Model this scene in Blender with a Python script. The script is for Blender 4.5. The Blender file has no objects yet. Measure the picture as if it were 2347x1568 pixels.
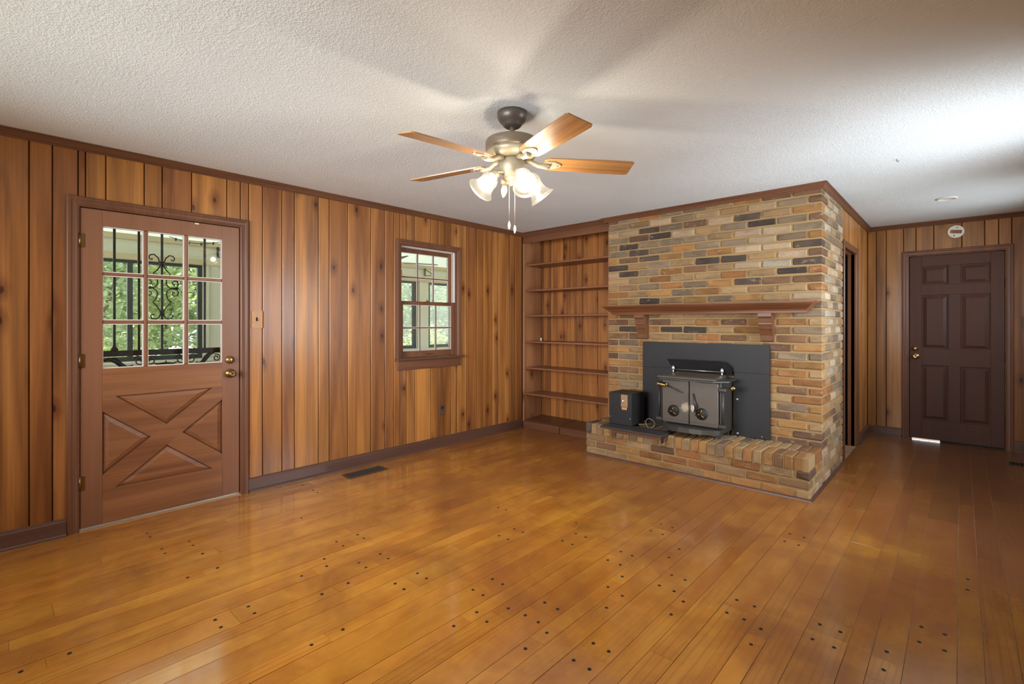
import bpy, bmesh, math, random
from mathutils import Vector, Matrix
random.seed(7)
sc = bpy.context.scene
COL = sc.collection
def S(r, g, b):
    f = lambda c: (c/255/12.92) if c/255 <= .04045 else ((c/255+.055)/1.055)**2.4
    return (f(r), f(g), f(b), 1)

# ------------------------------------------------------------------ camera
YAW = math.radians(42.664)
cam = bpy.data.cameras.new('camera'); camo = bpy.data.objects.new('camera', cam); COL.objects.link(camo)
camo.location = (4.048, 0, 1.305); camo.rotation_euler = (math.pi/2, 0, YAW)
cam.sensor_width = 36; cam.sensor_fit = 'HORIZONTAL'; cam.lens = 36*1116/2347
cam.shift_y = -(784-741)/2347; cam.clip_start = .02
sc.camera = camo
# ------------------------------------------------------------------ world, light, exposure
w = bpy.data.worlds.new('world'); sc.world = w; w.use_nodes = True
bg = w.node_tree.nodes['Background']; bg.inputs[0].default_value = (.86, .93, 1, 1); bg.inputs[1].default_value = 3.4
def area(name, loc, size, power, color, aim, spread=180):
    l = bpy.data.lights.new(name, 'AREA'); l.shape = 'RECTANGLE'; l.size, l.size_y = size; l.energy = power; l.color = color; l.spread = math.radians(spread)
    o = bpy.data.objects.new(name, l); COL.objects.link(o); o.location = loc
    o.rotation_euler = (Vector(aim)).to_track_quat('-Z', 'Y').to_euler()
    return o
area('window_daylight_back', (2.0, -1.12, 1.5), (2.4, 1.35), 44, (.90, .95, 1), (-.2, 1, -.03), 80)  # added fill lamp behind the camera, narrowed to brighten the far corner
area('window_daylight_right', (5.02, 3.65, 1.45), (1.1, 1.2), 42, (.84, .92, 1), (-1, .25, .02), 125)
area('window_daylight_hall', (5.02, 5.9, 1.7), (1.0, .8), 10, (.82, .91, 1), (-1, .1, .05), 120)
sl0 = bpy.data.lights.new('sun', 'SUN'); sl0.energy = 10; sl0.angle = .03; sl0.color = (1, .95, .86)
so0 = bpy.data.objects.new('sun', sl0); COL.objects.link(so0); so0.rotation_euler = Vector((1, .25, -1.05)).to_track_quat('-Z', 'Y').to_euler()
vs = sc.view_settings
vs.view_transform = 'Standard'; vs.look = 'None'; vs.gamma = 1; vs.use_curve_mapping = False; vs.exposure = 0.33
sc.cycles.use_denoising = True; sc.cycles.max_bounces = 8; sc.cycles.diffuse_bounces = 5; sc.cycles.glossy_bounces = 4
sc.cycles.transmission_bounces = 6; sc.cycles.transparent_max_bounces = 16; sc.cycles.sample_clamp_indirect = 6
sc.cycles.caustics_reflective = False; sc.cycles.caustics_refractive = False

# ------------------------------------------------------------------ mesh builder
class MB:
    def __init__(s): s.v = []; s.f = []; s.sm = []
    def add(s, vs, fs, smooth=False):
        n = len(s.v); s.v += [tuple(p) for p in vs]
        s.f += [tuple(i+n for i in f) for f in fs]; s.sm += [smooth]*len(fs); return s
    def box(s, x0, x1, y0, y1, z0, z1):
        v = [(x, y, z) for x in (x0, x1) for y in (y0, y1) for z in (z0, z1)]
        return s.add(v, [(0,1,3,2),(4,6,7,5),(0,4,5,1),(2,3,7,6),(0,2,6,4),(1,5,7,3)])
    def cbox(s, x0, x1, y0, y1, z0, z1, c=.003):
        bm = bmesh.new(); bmesh.ops.create_cube(bm, size=1)
        for v in bm.verts:
            v.co = ((x0+x1)/2+v.co.x*(x1-x0), (y0+y1)/2+v.co.y*(y1-y0), (z0+z1)/2+v.co.z*(z1-z0))
        c = min(c, .45*min(x1-x0, y1-y0, z1-z0))
        bmesh.ops.bevel(bm, geom=list(bm.edges), offset=c, segments=1, affect='EDGES')
        return s.bm(bm)
    def bm(s, bm, smooth=False):
        bm.verts.index_update()
        s.add([v.co.copy() for v in bm.verts], [[v.index for v in f.verts] for f in bm.faces], smooth); bm.free(); return s
    def prism(s, pts, axis, a0, a1, pts1=None):   # polygon in the plane across axis, extruded a0..a1 (pts1: other end's outline)
        mk = {'X': lambda p, a: (a, p[0], p[1]), 'Y': lambda p, a: (p[0], a, p[1]), 'Z': lambda p, a: (p[0], p[1], a)}[axis]
        n = len(pts); q = pts1 or pts
        v = [mk(p, a0) for p in pts]+[mk(p, a1) for p in q]
        return s.add(v, [tuple(range(n-1, -1, -1)), tuple(range(n, 2*n))]+[(i, (i+1) % n, n+(i+1) % n, n+i) for i in range(n)])
    def tube(s, path, r, n=8, closed=False):
        P = [Vector(p) for p in path]; R = r if isinstance(r, (list, tuple)) else [r]*len(P)
        rings = []; up = None
        for i, p in enumerate(P):
            t = (P[(i+1) % len(P)]-P[i-1]) if closed else (P[min(i+1, len(P)-1)]-P[max(i-1, 0)])
            t.normalize()
            if up is None:
                up = Vector((0, 0, 1)) if abs(t.z) < .9 else Vector((1, 0, 0))
            a = t.cross(up)
            if a.length < 1e-5: a = t.cross(Vector((.3, .5, .7)))
            a.normalize(); b = a.cross(t).normalized(); up = b
            rings.append([p+(a*math.cos(2*math.pi*k/n)+b*math.sin(2*math.pi*k/n))*R[i] for k in range(n)])
        v = [q for ring in rings for q in ring]; m = len(P)
        f = [(i*n+k, i*n+(k+1) % n, ((i+1) % m)*n+(k+1) % n, ((i+1) % m)*n+k) for i in range(m if closed else m-1) for k in range(n)]
        s.add(v, f, True)
        if not closed:
            b0 = len(s.v)-len(v)
            s.f += [tuple(b0+k for k in range(n-1, -1, -1)), tuple(b0+(m-1)*n+k for k in range(n))]; s.sm += [False]*2
        return s
    def lathe(s, prof, mat, n=20):                  # prof: (radius, height) along local z of the matrix
        v = []; 
        for r, h in prof: v += [mat @ Vector((r*math.cos(2*math.pi*k/n), r*math.sin(2*math.pi*k/n), h)) for k in range(n)]
        m = len(prof)
        f = [(i*n+k, i*n+(k+1) % n, (i+1)*n+(k+1) % n, (i+1)*n+k) for i in range(m-1) for k in range(n)]
        s.add(v, f, True); b0 = len(s.v)-len(v)
        if prof[0][0] > 1e-6: s.f.append(tuple(b0+k for k in range(n-1, -1, -1))); s.sm.append(False)
        if prof[-1][0] > 1e-6: s.f.append(tuple(b0+(m-1)*n+k for k in range(n))); s.sm.append(False)
        return s
    def sweep(s, prof, path, normal, i0=0, i1=None):  # profile (a, b): a across the path in its plane, b along the plane's normal
        P = [Vector(p) for p in path]; N = Vector(normal); i1 = len(P)-1 if i1 is None else i1
        rings = []
        for i in range(i0, i1+1):
            d0 = (P[i]-P[i-1]).normalized() if i > 0 else None
            d1 = (P[i+1]-P[i]).normalized() if i < len(P)-1 else None
            d0 = d0 or d1; d1 = d1 or d0
            o0 = N.cross(d0); o1 = N.cross(d1); m = (o0+o1); m = m/m.dot(o0)
            rings.append([P[i]+m*a+N*b for a, b in prof])
        n = len(prof); v = [q for r in rings for q in r]
        f = [(i*n+k, i*n+(k+1) % n, (i+1)*n+(k+1) % n, (i+1)*n+k) for i in range(len(rings)-1) for k in range(n)]
        f += [tuple(range(n-1, -1, -1)), tuple((len(rings)-1)*n+k for k in range(n))]
        return s.add(v, f)
    def mesh(s, name, mat, center=None):
        c = Vector(center) if center is not None else None
        if c is None:
            xs, ys, zs = zip(*s.v); c = Vector(((min(xs)+max(xs))/2, (min(ys)+max(ys))/2, (min(zs)+max(zs))/2))
        me = bpy.data.meshes.new(name)
        me.from_pydata([tuple(Vector(p)-c) for p in s.v], [], s.f); me.polygons.foreach_set('use_smooth', s.sm)
        bm = bmesh.new(); bm.from_mesh(me); bmesh.ops.recalc_face_normals(bm, faces=bm.faces); bm.to_mesh(me); bm.free()
        if mat: me.materials.append(mat)
        me.update(); return me, c
WL = {}                                             # world location of every object made
def tag(o, label=None, cat=None, group=None, kind=None):
    if label: o['label'] = label
    if cat: o['category'] = cat
    if group: o['group'] = group
    if kind: o['kind'] = kind
    return o
def link(name, me, wloc, parent=None, color=None):
    o = bpy.data.objects.new(name, me); COL.objects.link(o); wloc = Vector(wloc)
    if parent: o.parent = parent; o.location = wloc-WL[parent.name]
    else: o.location = wloc
    WL[o.name] = wloc
    if color: o.color = color
    return o
def build(name, mb, mat, parent=None, color=None, **k):
    me, c = mb.mesh(name, mat); o = link(name, me, c, parent, color); tag(o, **k); return o
def empty(name, loc, label, cat, group=None, kind=None):
    o = bpy.data.objects.new(name, None); o.empty_display_size = .1; COL.objects.link(o); o.location = loc
    WL[o.name] = Vector(loc); return tag(o, label, cat, group, kind)
def axis_m(origin, z, x=None):                      # matrix whose local z is the given direction
    z = Vector(z).normalized(); x = Vector(x) if x else (Vector((0, 0, 1)) if abs(z.z) < .9 else Vector((1, 0, 0)))
    y = z.cross(x).normalized(); x = y.cross(z).normalized()
    return Matrix(((x.x, y.x, z.x, origin[0]), (x.y, y.y, z.y, origin[1]), (x.z, y.z, z.z, origin[2]), (0, 0, 0, 1)))
def clip(poly, a, b, c):                            # keep a*x+b*y <= c
    out = []
    for i, p in enumerate(poly):
        q = poly[(i+1) % len(poly)]; dp = a*p[0]+b*p[1]-c; dq = a*q[0]+b*q[1]-c
        if dp <= 0: out.append(p)
        if dp*dq < 0: t = dp/(dp-dq); out.append((p[0]+(q[0]-p[0])*t, p[1]+(q[1]-p[1])*t))
    return out
def inset(poly, d):                                 # inset a convex polygon
    A = sum(poly[i][0]*poly[(i+1) % len(poly)][1]-poly[(i+1) % len(poly)][0]*poly[i][1] for i in range(len(poly)))
    if A < 0: poly = poly[::-1]
    n = len(poly); L = []
    for i in range(n):
        p, q = poly[i], poly[(i+1) % n]; dx, dy = q[0]-p[0], q[1]-p[1]; l = math.hypot(dx, dy)
        nx, ny = -dy/l, dx/l; L.append((nx, ny, nx*p[0]+ny*p[1]+d))
    out = []
    for i in range(n):
        a, b, c = L[i-1]; e, f, g = L[i]; D = a*f-b*e
        out.append(((c*f-b*g)/D, (a*g-c*e)/D))
    return out, poly

# ------------------------------------------------------------------ materials
def nodes(name):
    m = bpy.data.materials.new(name); m.use_nodes = True; t = m.node_tree
    return m, t, t.nodes['Principled BSDF']
def N(t, kind, **k):
    n = t.nodes.new(kind)
    for a, b in k.items():
        if a in n.inputs: n.inputs[a].default_value = b
        else: setattr(n, a, b)
    return n
def mixc(t, blend, fac, a, b):
    n = t.nodes.new('ShaderNodeMix'); n.data_type = 'RGBA'; n.blend_type = blend
    for sock, val in ((n.inputs['Factor'], fac), (n.inputs['A'], a), (n.inputs['B'], b)):
        if sock.name == 'Factor': sock = n.inputs[0]
        elif sock.name == 'A': sock = n.inputs[6]
        else: sock = n.inputs[7]
        if hasattr(val, 'links'): t.links.new(val, sock)
        else: sock.default_value = val
    return n.outputs[2]
def ramp(t, src, *stops, interp='LINEAR'):
    r = t.nodes.new('ShaderNodeValToRGB'); r.color_ramp.interpolation = interp
    e = r.color_ramp.elements
    while len(e) < len(stops): e.new(.5)
    for el, (p, c) in zip(e, stops): el.position = p; el.color = c if len(c) == 4 else (*c, 1)
    t.links.new(src, r.inputs[0]); return r.outputs[0]
def bump(t, p, src, strength, dist=.002):
    b = N(t, 'ShaderNodeBump', Strength=strength, Distance=dist); t.links.new(src, b.inputs['Height']); t.links.new(b.outputs[0], p.inputs['Normal'])
G = lambda v: (v, v, v, 1)
def coords(t, scale, rnd=True):
    tc = t.nodes.new('ShaderNodeTexCoord'); src = tc.outputs['Object']
    if rnd:
        oi = t.nodes.new('ShaderNodeObjectInfo')
        mu = N(t, 'ShaderNodeVectorMath', operation='SCALE'); mu.inputs[0].default_value = (37, 53, 29)
        t.links.new(oi.outputs['Random'], mu.inputs[3])
        ad = N(t, 'ShaderNodeVectorMath', operation='ADD'); t.links.new(src, ad.inputs[0]); t.links.new(mu.outputs[0], ad.inputs[1]); src = ad.outputs[0]
    def sc_(s):
        m = N(t, 'ShaderNodeVectorMath', operation='MULTIPLY'); t.links.new(src, m.inputs[0]); m.inputs[1].default_value = s; return m.outputs[0]
    return sc_
def noise(t, vec, scale=1, detail=4, rough=.55, dist=0):
    n = N(t, 'ShaderNodeTexNoise', Scale=scale, Detail=detail, Roughness=rough, Distortion=dist); t.links.new(vec, n.inputs['Vector']); return n.outputs[0]
def vec3(axis, across, along):
    return tuple(along if a == axis else across for a in 'XYZ')
def wood(name, dark, light, axis='Z', rough=.35, knots=0, streak=.35, coat=0, objcol=True, bumps=.08, spec=.5, figure=True):
    m, t, p = nodes(name); c = coords(t, None)
    fine = noise(t, c(vec3(axis, 85, 2.2)), 1, 5, .6, .4)
    broad = noise(t, c(vec3(axis, 9, .55)), 1, 3, .5, .6)
    col = mixc(t, 'MIX', ramp(t, broad, (.32, G(0)), (.68, G(1))), dark, light)
    col = mixc(t, 'MULTIPLY', streak, col, ramp(t, fine, (.30, G(.45)), (.62, G(1.0))))
    if figure:                                       # cathedral figure, elongated rings
        wv = N(t, 'ShaderNodeTexWave', Scale=1, Distortion=7, Detail=2, wave_type='BANDS', bands_direction='X' if axis != 'X' else 'Y'); wv.inputs['Detail Scale'].default_value = .6
        t.links.new(c(vec3(axis, 7, .5)), wv.inputs['Vector'])
        col = mixc(t, 'MULTIPLY', streak*.55, col, ramp(t, wv.outputs[0], (0, G(.55)), (.5, G(1))))
    if knots:
        v = N(t, 'ShaderNodeTexVoronoi', Scale=1, feature='F1'); v.inputs['Randomness'].default_value = 1
        dn = N(t, 'ShaderNodeTexNoise', Scale=14, Detail=2); t.links.new(c((1, 1, 1)), dn.inputs['Vector'])
        ad = N(t, 'ShaderNodeVectorMath', operation='MULTIPLY_ADD'); t.links.new(dn.outputs['Color'], ad.inputs[0]); ad.inputs[1].default_value = (.12, .12, .12); sx = t.nodes.new('ShaderNodeSeparateXYZ'); t.links.new(c((1, 1, 1)), sx.inputs[0]); cx3 = t.nodes.new('ShaderNodeCombineXYZ')
        def mth(op, a, b_):
            q = N(t, 'ShaderNodeMath', operation=op)
            for sk, v_ in zip(q.inputs, (a, b_)):
                if hasattr(v_, 'links'): t.links.new(v_, sk)
                else: sk.default_value = v_
            return q.outputs[0]
        flat = [mth('ADD', sx.outputs[0], sx.outputs[1]), sx.outputs[2]] if axis == 'Z' else [mth('ADD', sx.outputs[1], sx.outputs[2]), sx.outputs[0]]
        t.links.new(mth('MULTIPLY', flat[0], 5.5), cx3.inputs[0]); t.links.new(mth('MULTIPLY', flat[1], 2.6), cx3.inputs[1]); t.links.new(cx3.outputs[0], ad.inputs[2]); v.voronoi_dimensions = '2D'
        t.links.new(ad.outputs[0], v.inputs['Vector'])
        sel = N(t, 'ShaderNodeSeparateColor'); t.links.new(v.outputs['Color'], sel.inputs[0])
        pick = N(t, 'ShaderNodeMath', operation='GREATER_THAN'); pick.inputs[1].default_value = 1-knots; t.links.new(sel.outputs[0], pick.inputs[0])
        halo = ramp(t, v.outputs['Distance'], (.03, G(1)), (.30, G(0)), interp='EASE'); core = ramp(t, v.outputs['Distance'], (.035, G(1)), (.075, G(0)), interp='EASE')
        for msk, cc, amt in ((halo, (.42, .30, .22, 1), .75), (core, (.22, .14, .11, 1), .9)):
            mm = N(t, 'ShaderNodeMath', operation='MULTIPLY'); t.links.new(msk, mm.inputs[0]); t.links.new(pick.outputs[0], mm.inputs[1])
            m2 = N(t, 'ShaderNodeMath', operation='MULTIPLY'); t.links.new(mm.outputs[0], m2.inputs[0]); m2.inputs[1].default_value = amt
            col = mixc(t, 'MULTIPLY', m2.outputs[0], col, cc)
    if objcol:
        oi = t.nodes.new('ShaderNodeObjectInfo'); col = mixc(t, 'MULTIPLY', 1, col, oi.outputs['Color'])
    t.links.new(col, p.inputs['Base Color'])
    rr = N(t, 'ShaderNodeMapRange'); rr.inputs['To Min'].default_value = rough*.8; rr.inputs['To Max'].default_value = rough*1.35
    t.links.new(broad, rr.inputs[0]); t.links.new(rr.outputs[0], p.inputs['Roughness'])
    p.inputs['Coat Weight'].default_value = coat; p.inputs['Coat Roughness'].default_value = .2; p.inputs['Specular IOR Level'].default_value = spec
    bump(t, p, fine, bumps, .001); return m
def plain(name, col, rough=.5, metal=0, mottle=.12, scale=30, bumps=0, spec=.5, objcol=False):
    m, t, p = nodes(name); c = coords(t, None)
    n = noise(t, c((1, 1, 1)), scale, 4, .6)
    cc = mixc(t, 'MULTIPLY', mottle, col, ramp(t, n, (.3, G(.4)), (.7, G(1))))
    if objcol: oi = t.nodes.new('ShaderNodeObjectInfo'); cc = mixc(t, 'MULTIPLY', 1, cc, oi.outputs['Color'])
    t.links.new(cc, p.inputs['Base Color']); p.inputs['Roughness'].default_value = rough; p.inputs['Metallic'].default_value = metal
    p.inputs['Specular IOR Level'].default_value = spec
    if bumps: bump(t, p, n, bumps, .002)
    return m
M = {}
M['panel'] = wood('knotty_panelling', S(128, 80, 40), S(186, 126, 62), 'Z', .36, knots=.30, streak=.42, coat=.2, spec=.4)
M['dust'] = wood('shelf_board', S(138, 92, 62), S(166, 112, 72), 'Z', .38, knots=.2, streak=.35)
M['trimx'] = wood('dark_trim_x', S(98, 62, 42), S(118, 77, 52), 'X', .36, streak=.4, coat=.05, figure=False, spec=.35)
M['trimy'] = wood('dark_trim_y', S(98, 62, 42), S(118, 77, 52), 'Y', .36, streak=.4, coat=.05, figure=False, spec=.35)
M['trimz'] = wood('dark_trim_z', S(98, 62, 42), S(118, 77, 52), 'Z', .36, streak=.4, coat=.05, figure=False, spec=.35)
M['base'] = wood('baseboard_paint', S(84, 56, 44), S(96, 64, 50), 'Y', .35, streak=.15, figure=False)
M['doorz'] = wood('door_stile', S(126, 84, 58), S(136, 90, 62), 'Z', .34, streak=.16, figure=False)
M['doory'] = wood('door_rail', S(120, 76, 48), S(152, 100, 62), 'Y', .32, streak=.4)
M['door2'] = wood('dark_door', S(74, 45, 33), S(84, 52, 38), 'Z', .5, streak=.15, figure=False, spec=.3)  # base darkened to carry the shade at the end of the hall
M['mantel'] = wood('mantel_wood', S(98, 58, 36), S(132, 82, 48), 'X', .28, streak=.45, coat=.2)
M['blade'] = wood('fan_blade_oak', S(146, 98, 54), S(190, 142, 90), 'X', .22, streak=.5, coat=.8)
M['backing'] = plain('groove_shadow_board', S(48, 28, 18), .8)
M['black'] = plain('matte_black_metal', S(36, 34, 34), .52, .0, .3, 9, spec=.35)
M['stove'] = plain('stove_iron', S(66, 62, 58), .45, .3, .3, 14, .05)
M['stovedoor'] = plain('stove_door_iron', S(94, 85, 76), .46, .4, .25, 8, .05)
def wornpatch(m, centre, rad, colr):                 # pale rubbed patch of paint on the stove doors
    t = m.node_tree; p = t.nodes['Principled BSDF']; src = p.inputs['Base Color'].links[0].from_socket
    g = t.nodes.new('ShaderNodeNewGeometry'); sb = N(t, 'ShaderNodeVectorMath', operation='DISTANCE'); t.links.new(g.outputs['Position'], sb.inputs[0]); sb.inputs[1].default_value = centre
    nz = noise(t, g.outputs['Position'], 38, 4, .65); ad = N(t, 'ShaderNodeMath', operation='MULTIPLY_ADD'); t.links.new(nz, ad.inputs[0]); ad.inputs[1].default_value = rad*1.6; t.links.new(sb.outputs['Value'], ad.inputs[2])
    col = mixc(t, 'MIX', ramp(t, ad.outputs[0], (rad*1.15, G(.75)), (rad*1.75, G(0))), src, colr); t.links.new(col, p.inputs['Base Color'])
wornpatch(M['stovedoor'], (2.255, 4.205, .565), .055, S(186, 174, 146))
M['iron'] = plain('wrought_iron', S(52, 56, 60), .5, .2, .2)
M['brass'] = plain('brass', S(196, 168, 110), .25, 1, .15)
M['agedbrass'] = plain('aged_brass', S(140, 112, 70), .32, 1, .3)
M['nickel'] = plain('pewter_fan_metal', S(176, 164, 140), .45, .35, .15)
M['bronze'] = plain('dark_bronze', S(92, 82, 74), .38, .3, .15)
M['motor'] = plain('motor_housing', S(126, 110, 92), .4, .3, .15)
M['chrome'] = plain('pale_metal', S(214, 206, 192), .28, .85, .1)
M['white'] = plain('white_paint', S(226, 222, 214), .5, 0, .05)
M['bead'] = plain('glazing_bead', S(222, 214, 204), .55, 0, .05)
M['plastic'] = plain('white_plastic', S(226, 220, 208), .45, 0, .12, 60)
M['tan'] = plain('tan_wood_plate', S(186, 138, 88), .4, 0, .25, 12)
M['copper'] = plain('copper_plate', S(168, 132, 96), .42, .4, .3, 40)
M['brownplate'] = plain('brown_plate', S(88, 60, 46), .4, 0, .1)
M['hole'] = plain('dark_recess', S(20, 16, 14), .8, 0, 0)
M['alu'] = plain('aluminium_strip', S(210, 204, 194), .4, .7, .2)
M['porch'] = plain('porch_paint', S(206, 202, 180), .65, 0, .05)
M['porchtan'] = plain('porch_trim_paint', S(196, 180, 144), .65, 0, .05)
M['porchceil'] = plain('porch_ceiling_paint', S(222, 222, 208), .7, 0, .05)
M['porchfloor'] = plain('porch_boards', S(206, 202, 192), .6, 0, .1)
M['winframe'] = plain('dark_window_frame', S(58, 66, 66), .5, .1, .1)
M['bark'] = plain('bark', S(112, 98, 84), .9, 0, .5, 20, .4)
M['lawn'] = plain('grass_ground', S(176, 178, 164), .9, 0, .4, 3)
M['mortar'] = plain('mortar', S(154, 126, 84), .9, 0, .35, 120, .5)
M['cordmat'] = plain('grey_cord', S(120, 110, 100), .5, 0, .1)
M['iron2'] = plain('porch_fan_grey', S(120, 122, 114), .5, 0, .1)
def leafmat(name, a, b):
    m, t, p = nodes(name); c = coords(t, None)
    n = noise(t, c((1, 1, 1)), 1.6, 3); cc = mixc(t, 'MIX', ramp(t, n, (.35, G(0)), (.65, G(1))), a, b)
    t.links.new(cc, p.inputs['Base Color']); p.inputs['Roughness'].default_value = .55
    tr = N(t, 'ShaderNodeBsdfTranslucent'); t.links.new(cc, tr.inputs[0])
    mx = t.nodes.new('ShaderNodeMixShader'); mx.inputs[0].default_value = .5; t.links.new(p.outputs[0], mx.inputs[1]); t.links.new(tr.outputs[0], mx.inputs[2])
    t.links.new(mx.outputs[0], t.nodes['Material Output'].inputs[0]); return m
M['leaf'] = leafmat('leaf_green', S(114, 132, 80), S(176, 186, 126))
M['leafb'] = leafmat('leaf_blue_green', S(118, 138, 100), S(176, 190, 150))
M['leafy'] = leafmat('leaf_yellow_green', S(158, 170, 78), S(204, 206, 130))
def brightened_ceiling():                                     # translucency added to brighten the porch ceiling and its floor reflection
    m, t, p = nodes('translucent_porch_roof'); p.inputs['Base Color'].default_value = S(226, 226, 214); p.inputs['Roughness'].default_value = .7
    tr = N(t, 'ShaderNodeBsdfTranslucent', Color=(.86, .9, .86, 1)); mx = t.nodes.new('ShaderNodeMixShader'); mx.inputs[0].default_value = .36
    t.links.new(p.outputs[0], mx.inputs[1]); t.links.new(tr.outputs[0], mx.inputs[2]); t.links.new(mx.outputs[0], t.nodes['Material Output'].inputs[0]); return m
M['porchceil'] = brightened_ceiling()
def glass():
    m = bpy.data.materials.new('window_glass'); m.use_nodes = True; t = m.node_tree
    t.nodes.remove(t.nodes['Principled BSDF'])
    tr = N(t, 'ShaderNodeBsdfTransparent', Color=(.95, .965, .94, 1)); gl = N(t, 'ShaderNodeBsdfGlossy', Roughness=.01)
    fr = N(t, 'ShaderNodeFresnel', IOR=1.5); mx = t.nodes.new('ShaderNodeMixShader')
    t.links.new(fr.outputs[0], mx.inputs[0]); t.links.new(tr.outputs[0], mx.inputs[1]); t.links.new(gl.outputs[0], mx.inputs[2])
    t.links.new(mx.outputs[0], t.nodes['Material Output'].inputs[0]); return m
M['glass'] = glass()
def shade_glass():
    m = bpy.data.materials.new('frosted_lamp_glass'); m.use_nodes = True; t = m.node_tree; t.nodes.remove(t.nodes['Principled BSDF'])
    c = coords(t, None); n = noise(t, c((1, 1, 1)), 22, 3)
    em = N(t, 'ShaderNodeEmission', Color=(1, .90, .74, 1)); st = N(t, 'ShaderNodeMapRange'); st.inputs['To Min'].default_value = .55; st.inputs['To Max'].default_value = .85
    t.links.new(n, st.inputs[0]); t.links.new(st.outputs[0], em.inputs[1])
    tr = N(t, 'ShaderNodeBsdfTransparent', Color=(1, .94, .84, 1)); gl = N(t, 'ShaderNodeBsdfGlossy', Roughness=.3)
    mx = t.nodes.new('ShaderNodeMixShader'); at = t.nodes.new('ShaderNodeAttribute'); at.attribute_name = 'thin'; t.links.new(at.outputs['Fac'], mx.inputs[0]); t.links.new(em.outputs[0], mx.inputs[1]); t.links.new(tr.outputs[0], mx.inputs[2])
    m2 = t.nodes.new('ShaderNodeMixShader'); m2.inputs[0].default_value = .06; t.links.new(mx.outputs[0], m2.inputs[1]); t.links.new(gl.outputs[0], m2.inputs[2])
    t.links.new(m2.outputs[0], t.nodes['Material Output'].inputs[0]); return m
M['shade'] = shade_glass()
def bulbmat():
    m = bpy.data.materials.new('lit_bulb'); m.use_nodes = True; t = m.node_tree; t.nodes.remove(t.nodes['Principled BSDF'])
    em = N(t, 'ShaderNodeEmission', Color=(1, .92, .78, 1), Strength=5); tr = N(t, 'ShaderNodeBsdfTransparent'); mx = t.nodes.new('ShaderNodeMixShader'); mx.inputs[0].default_value = .75
    t.links.new(em.outputs[0], mx.inputs[1]); t.links.new(tr.outputs[0], mx.inputs[2]); t.links.new(mx.outputs[0], t.nodes['Material Output'].inputs[0]); return m
M['bulb'] = bulbmat()
M['bareglass'] = plain('unlit_bulb_glass', S(238, 226, 200), .2, 0, .05)
def ceil():
    m, t, p = nodes('stippled_ceiling'); c = coords(t, None, False)
    a = noise(t, c((1, 1, 1)), 105, 3, .6, .6); b = noise(t, c((1, 1, 1)), 46, 2, .5, .3); l = noise(t, c((1, 1, 1)), 1.2, 2)
    col = mixc(t, 'MIX', ramp(t, l, (.3, G(0)), (.7, G(1))), S(216, 222, 224), S(224, 230, 232))
    t.links.new(col, p.inputs['Base Color']); p.inputs['Roughness'].default_value = .9; p.inputs['Specular IOR Level'].default_value = .2
    ad = N(t, 'ShaderNodeMath', operation='ADD'); t.links.new(ramp(t, a, (.42, G(0)), (.66, G(1))), ad.inputs[0]); t.links.new(ramp(t, b, (.45, G(0)), (.7, G(.6))), ad.inputs[1])
    bump(t, p, ad.outputs[0], .36, .0035); return m
M['ceil'] = ceil()
def brickmat(attr=False):
    m, t, p = nodes('old_brick'); c = coords(t, None); oi = t.nodes.new('ShaderNodeObjectInfo')
    if attr: oi = t.nodes.new('ShaderNodeAttribute'); oi.attribute_name = 'tint'
    a = noise(t, c((6, 6, 14)), 1, 4, .6); b = noise(t, c((1, 1, 1)), 150, 3, .7); d = noise(t, c((14, 14, 26)), 1, 3, .6)
    col = mixc(t, 'MULTIPLY', .55, oi.outputs['Color'], ramp(t, a, (.32, (.45, .42, .42)), (.5, (.95, .95, .95)), (.7, (1.18, 1.08, .95))))
    col = mixc(t, 'MIX', ramp(t, d, (.60, G(0)), (.80, G(.45))), col, S(196, 172, 140))
    col = mixc(t, 'MULTIPLY', .5, col, ramp(t, b, (.3, G(.55)), (.6, G(1))))
    t.links.new(col, p.inputs['Base Color']); p.inputs['Roughness'].default_value = .85; p.inputs['Specular IOR Level'].default_value = .25
    bump(t, p, b, .5, .003); return m
M['brick'] = brickmat(); M['brickrest'] = brickmat(True)
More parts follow.
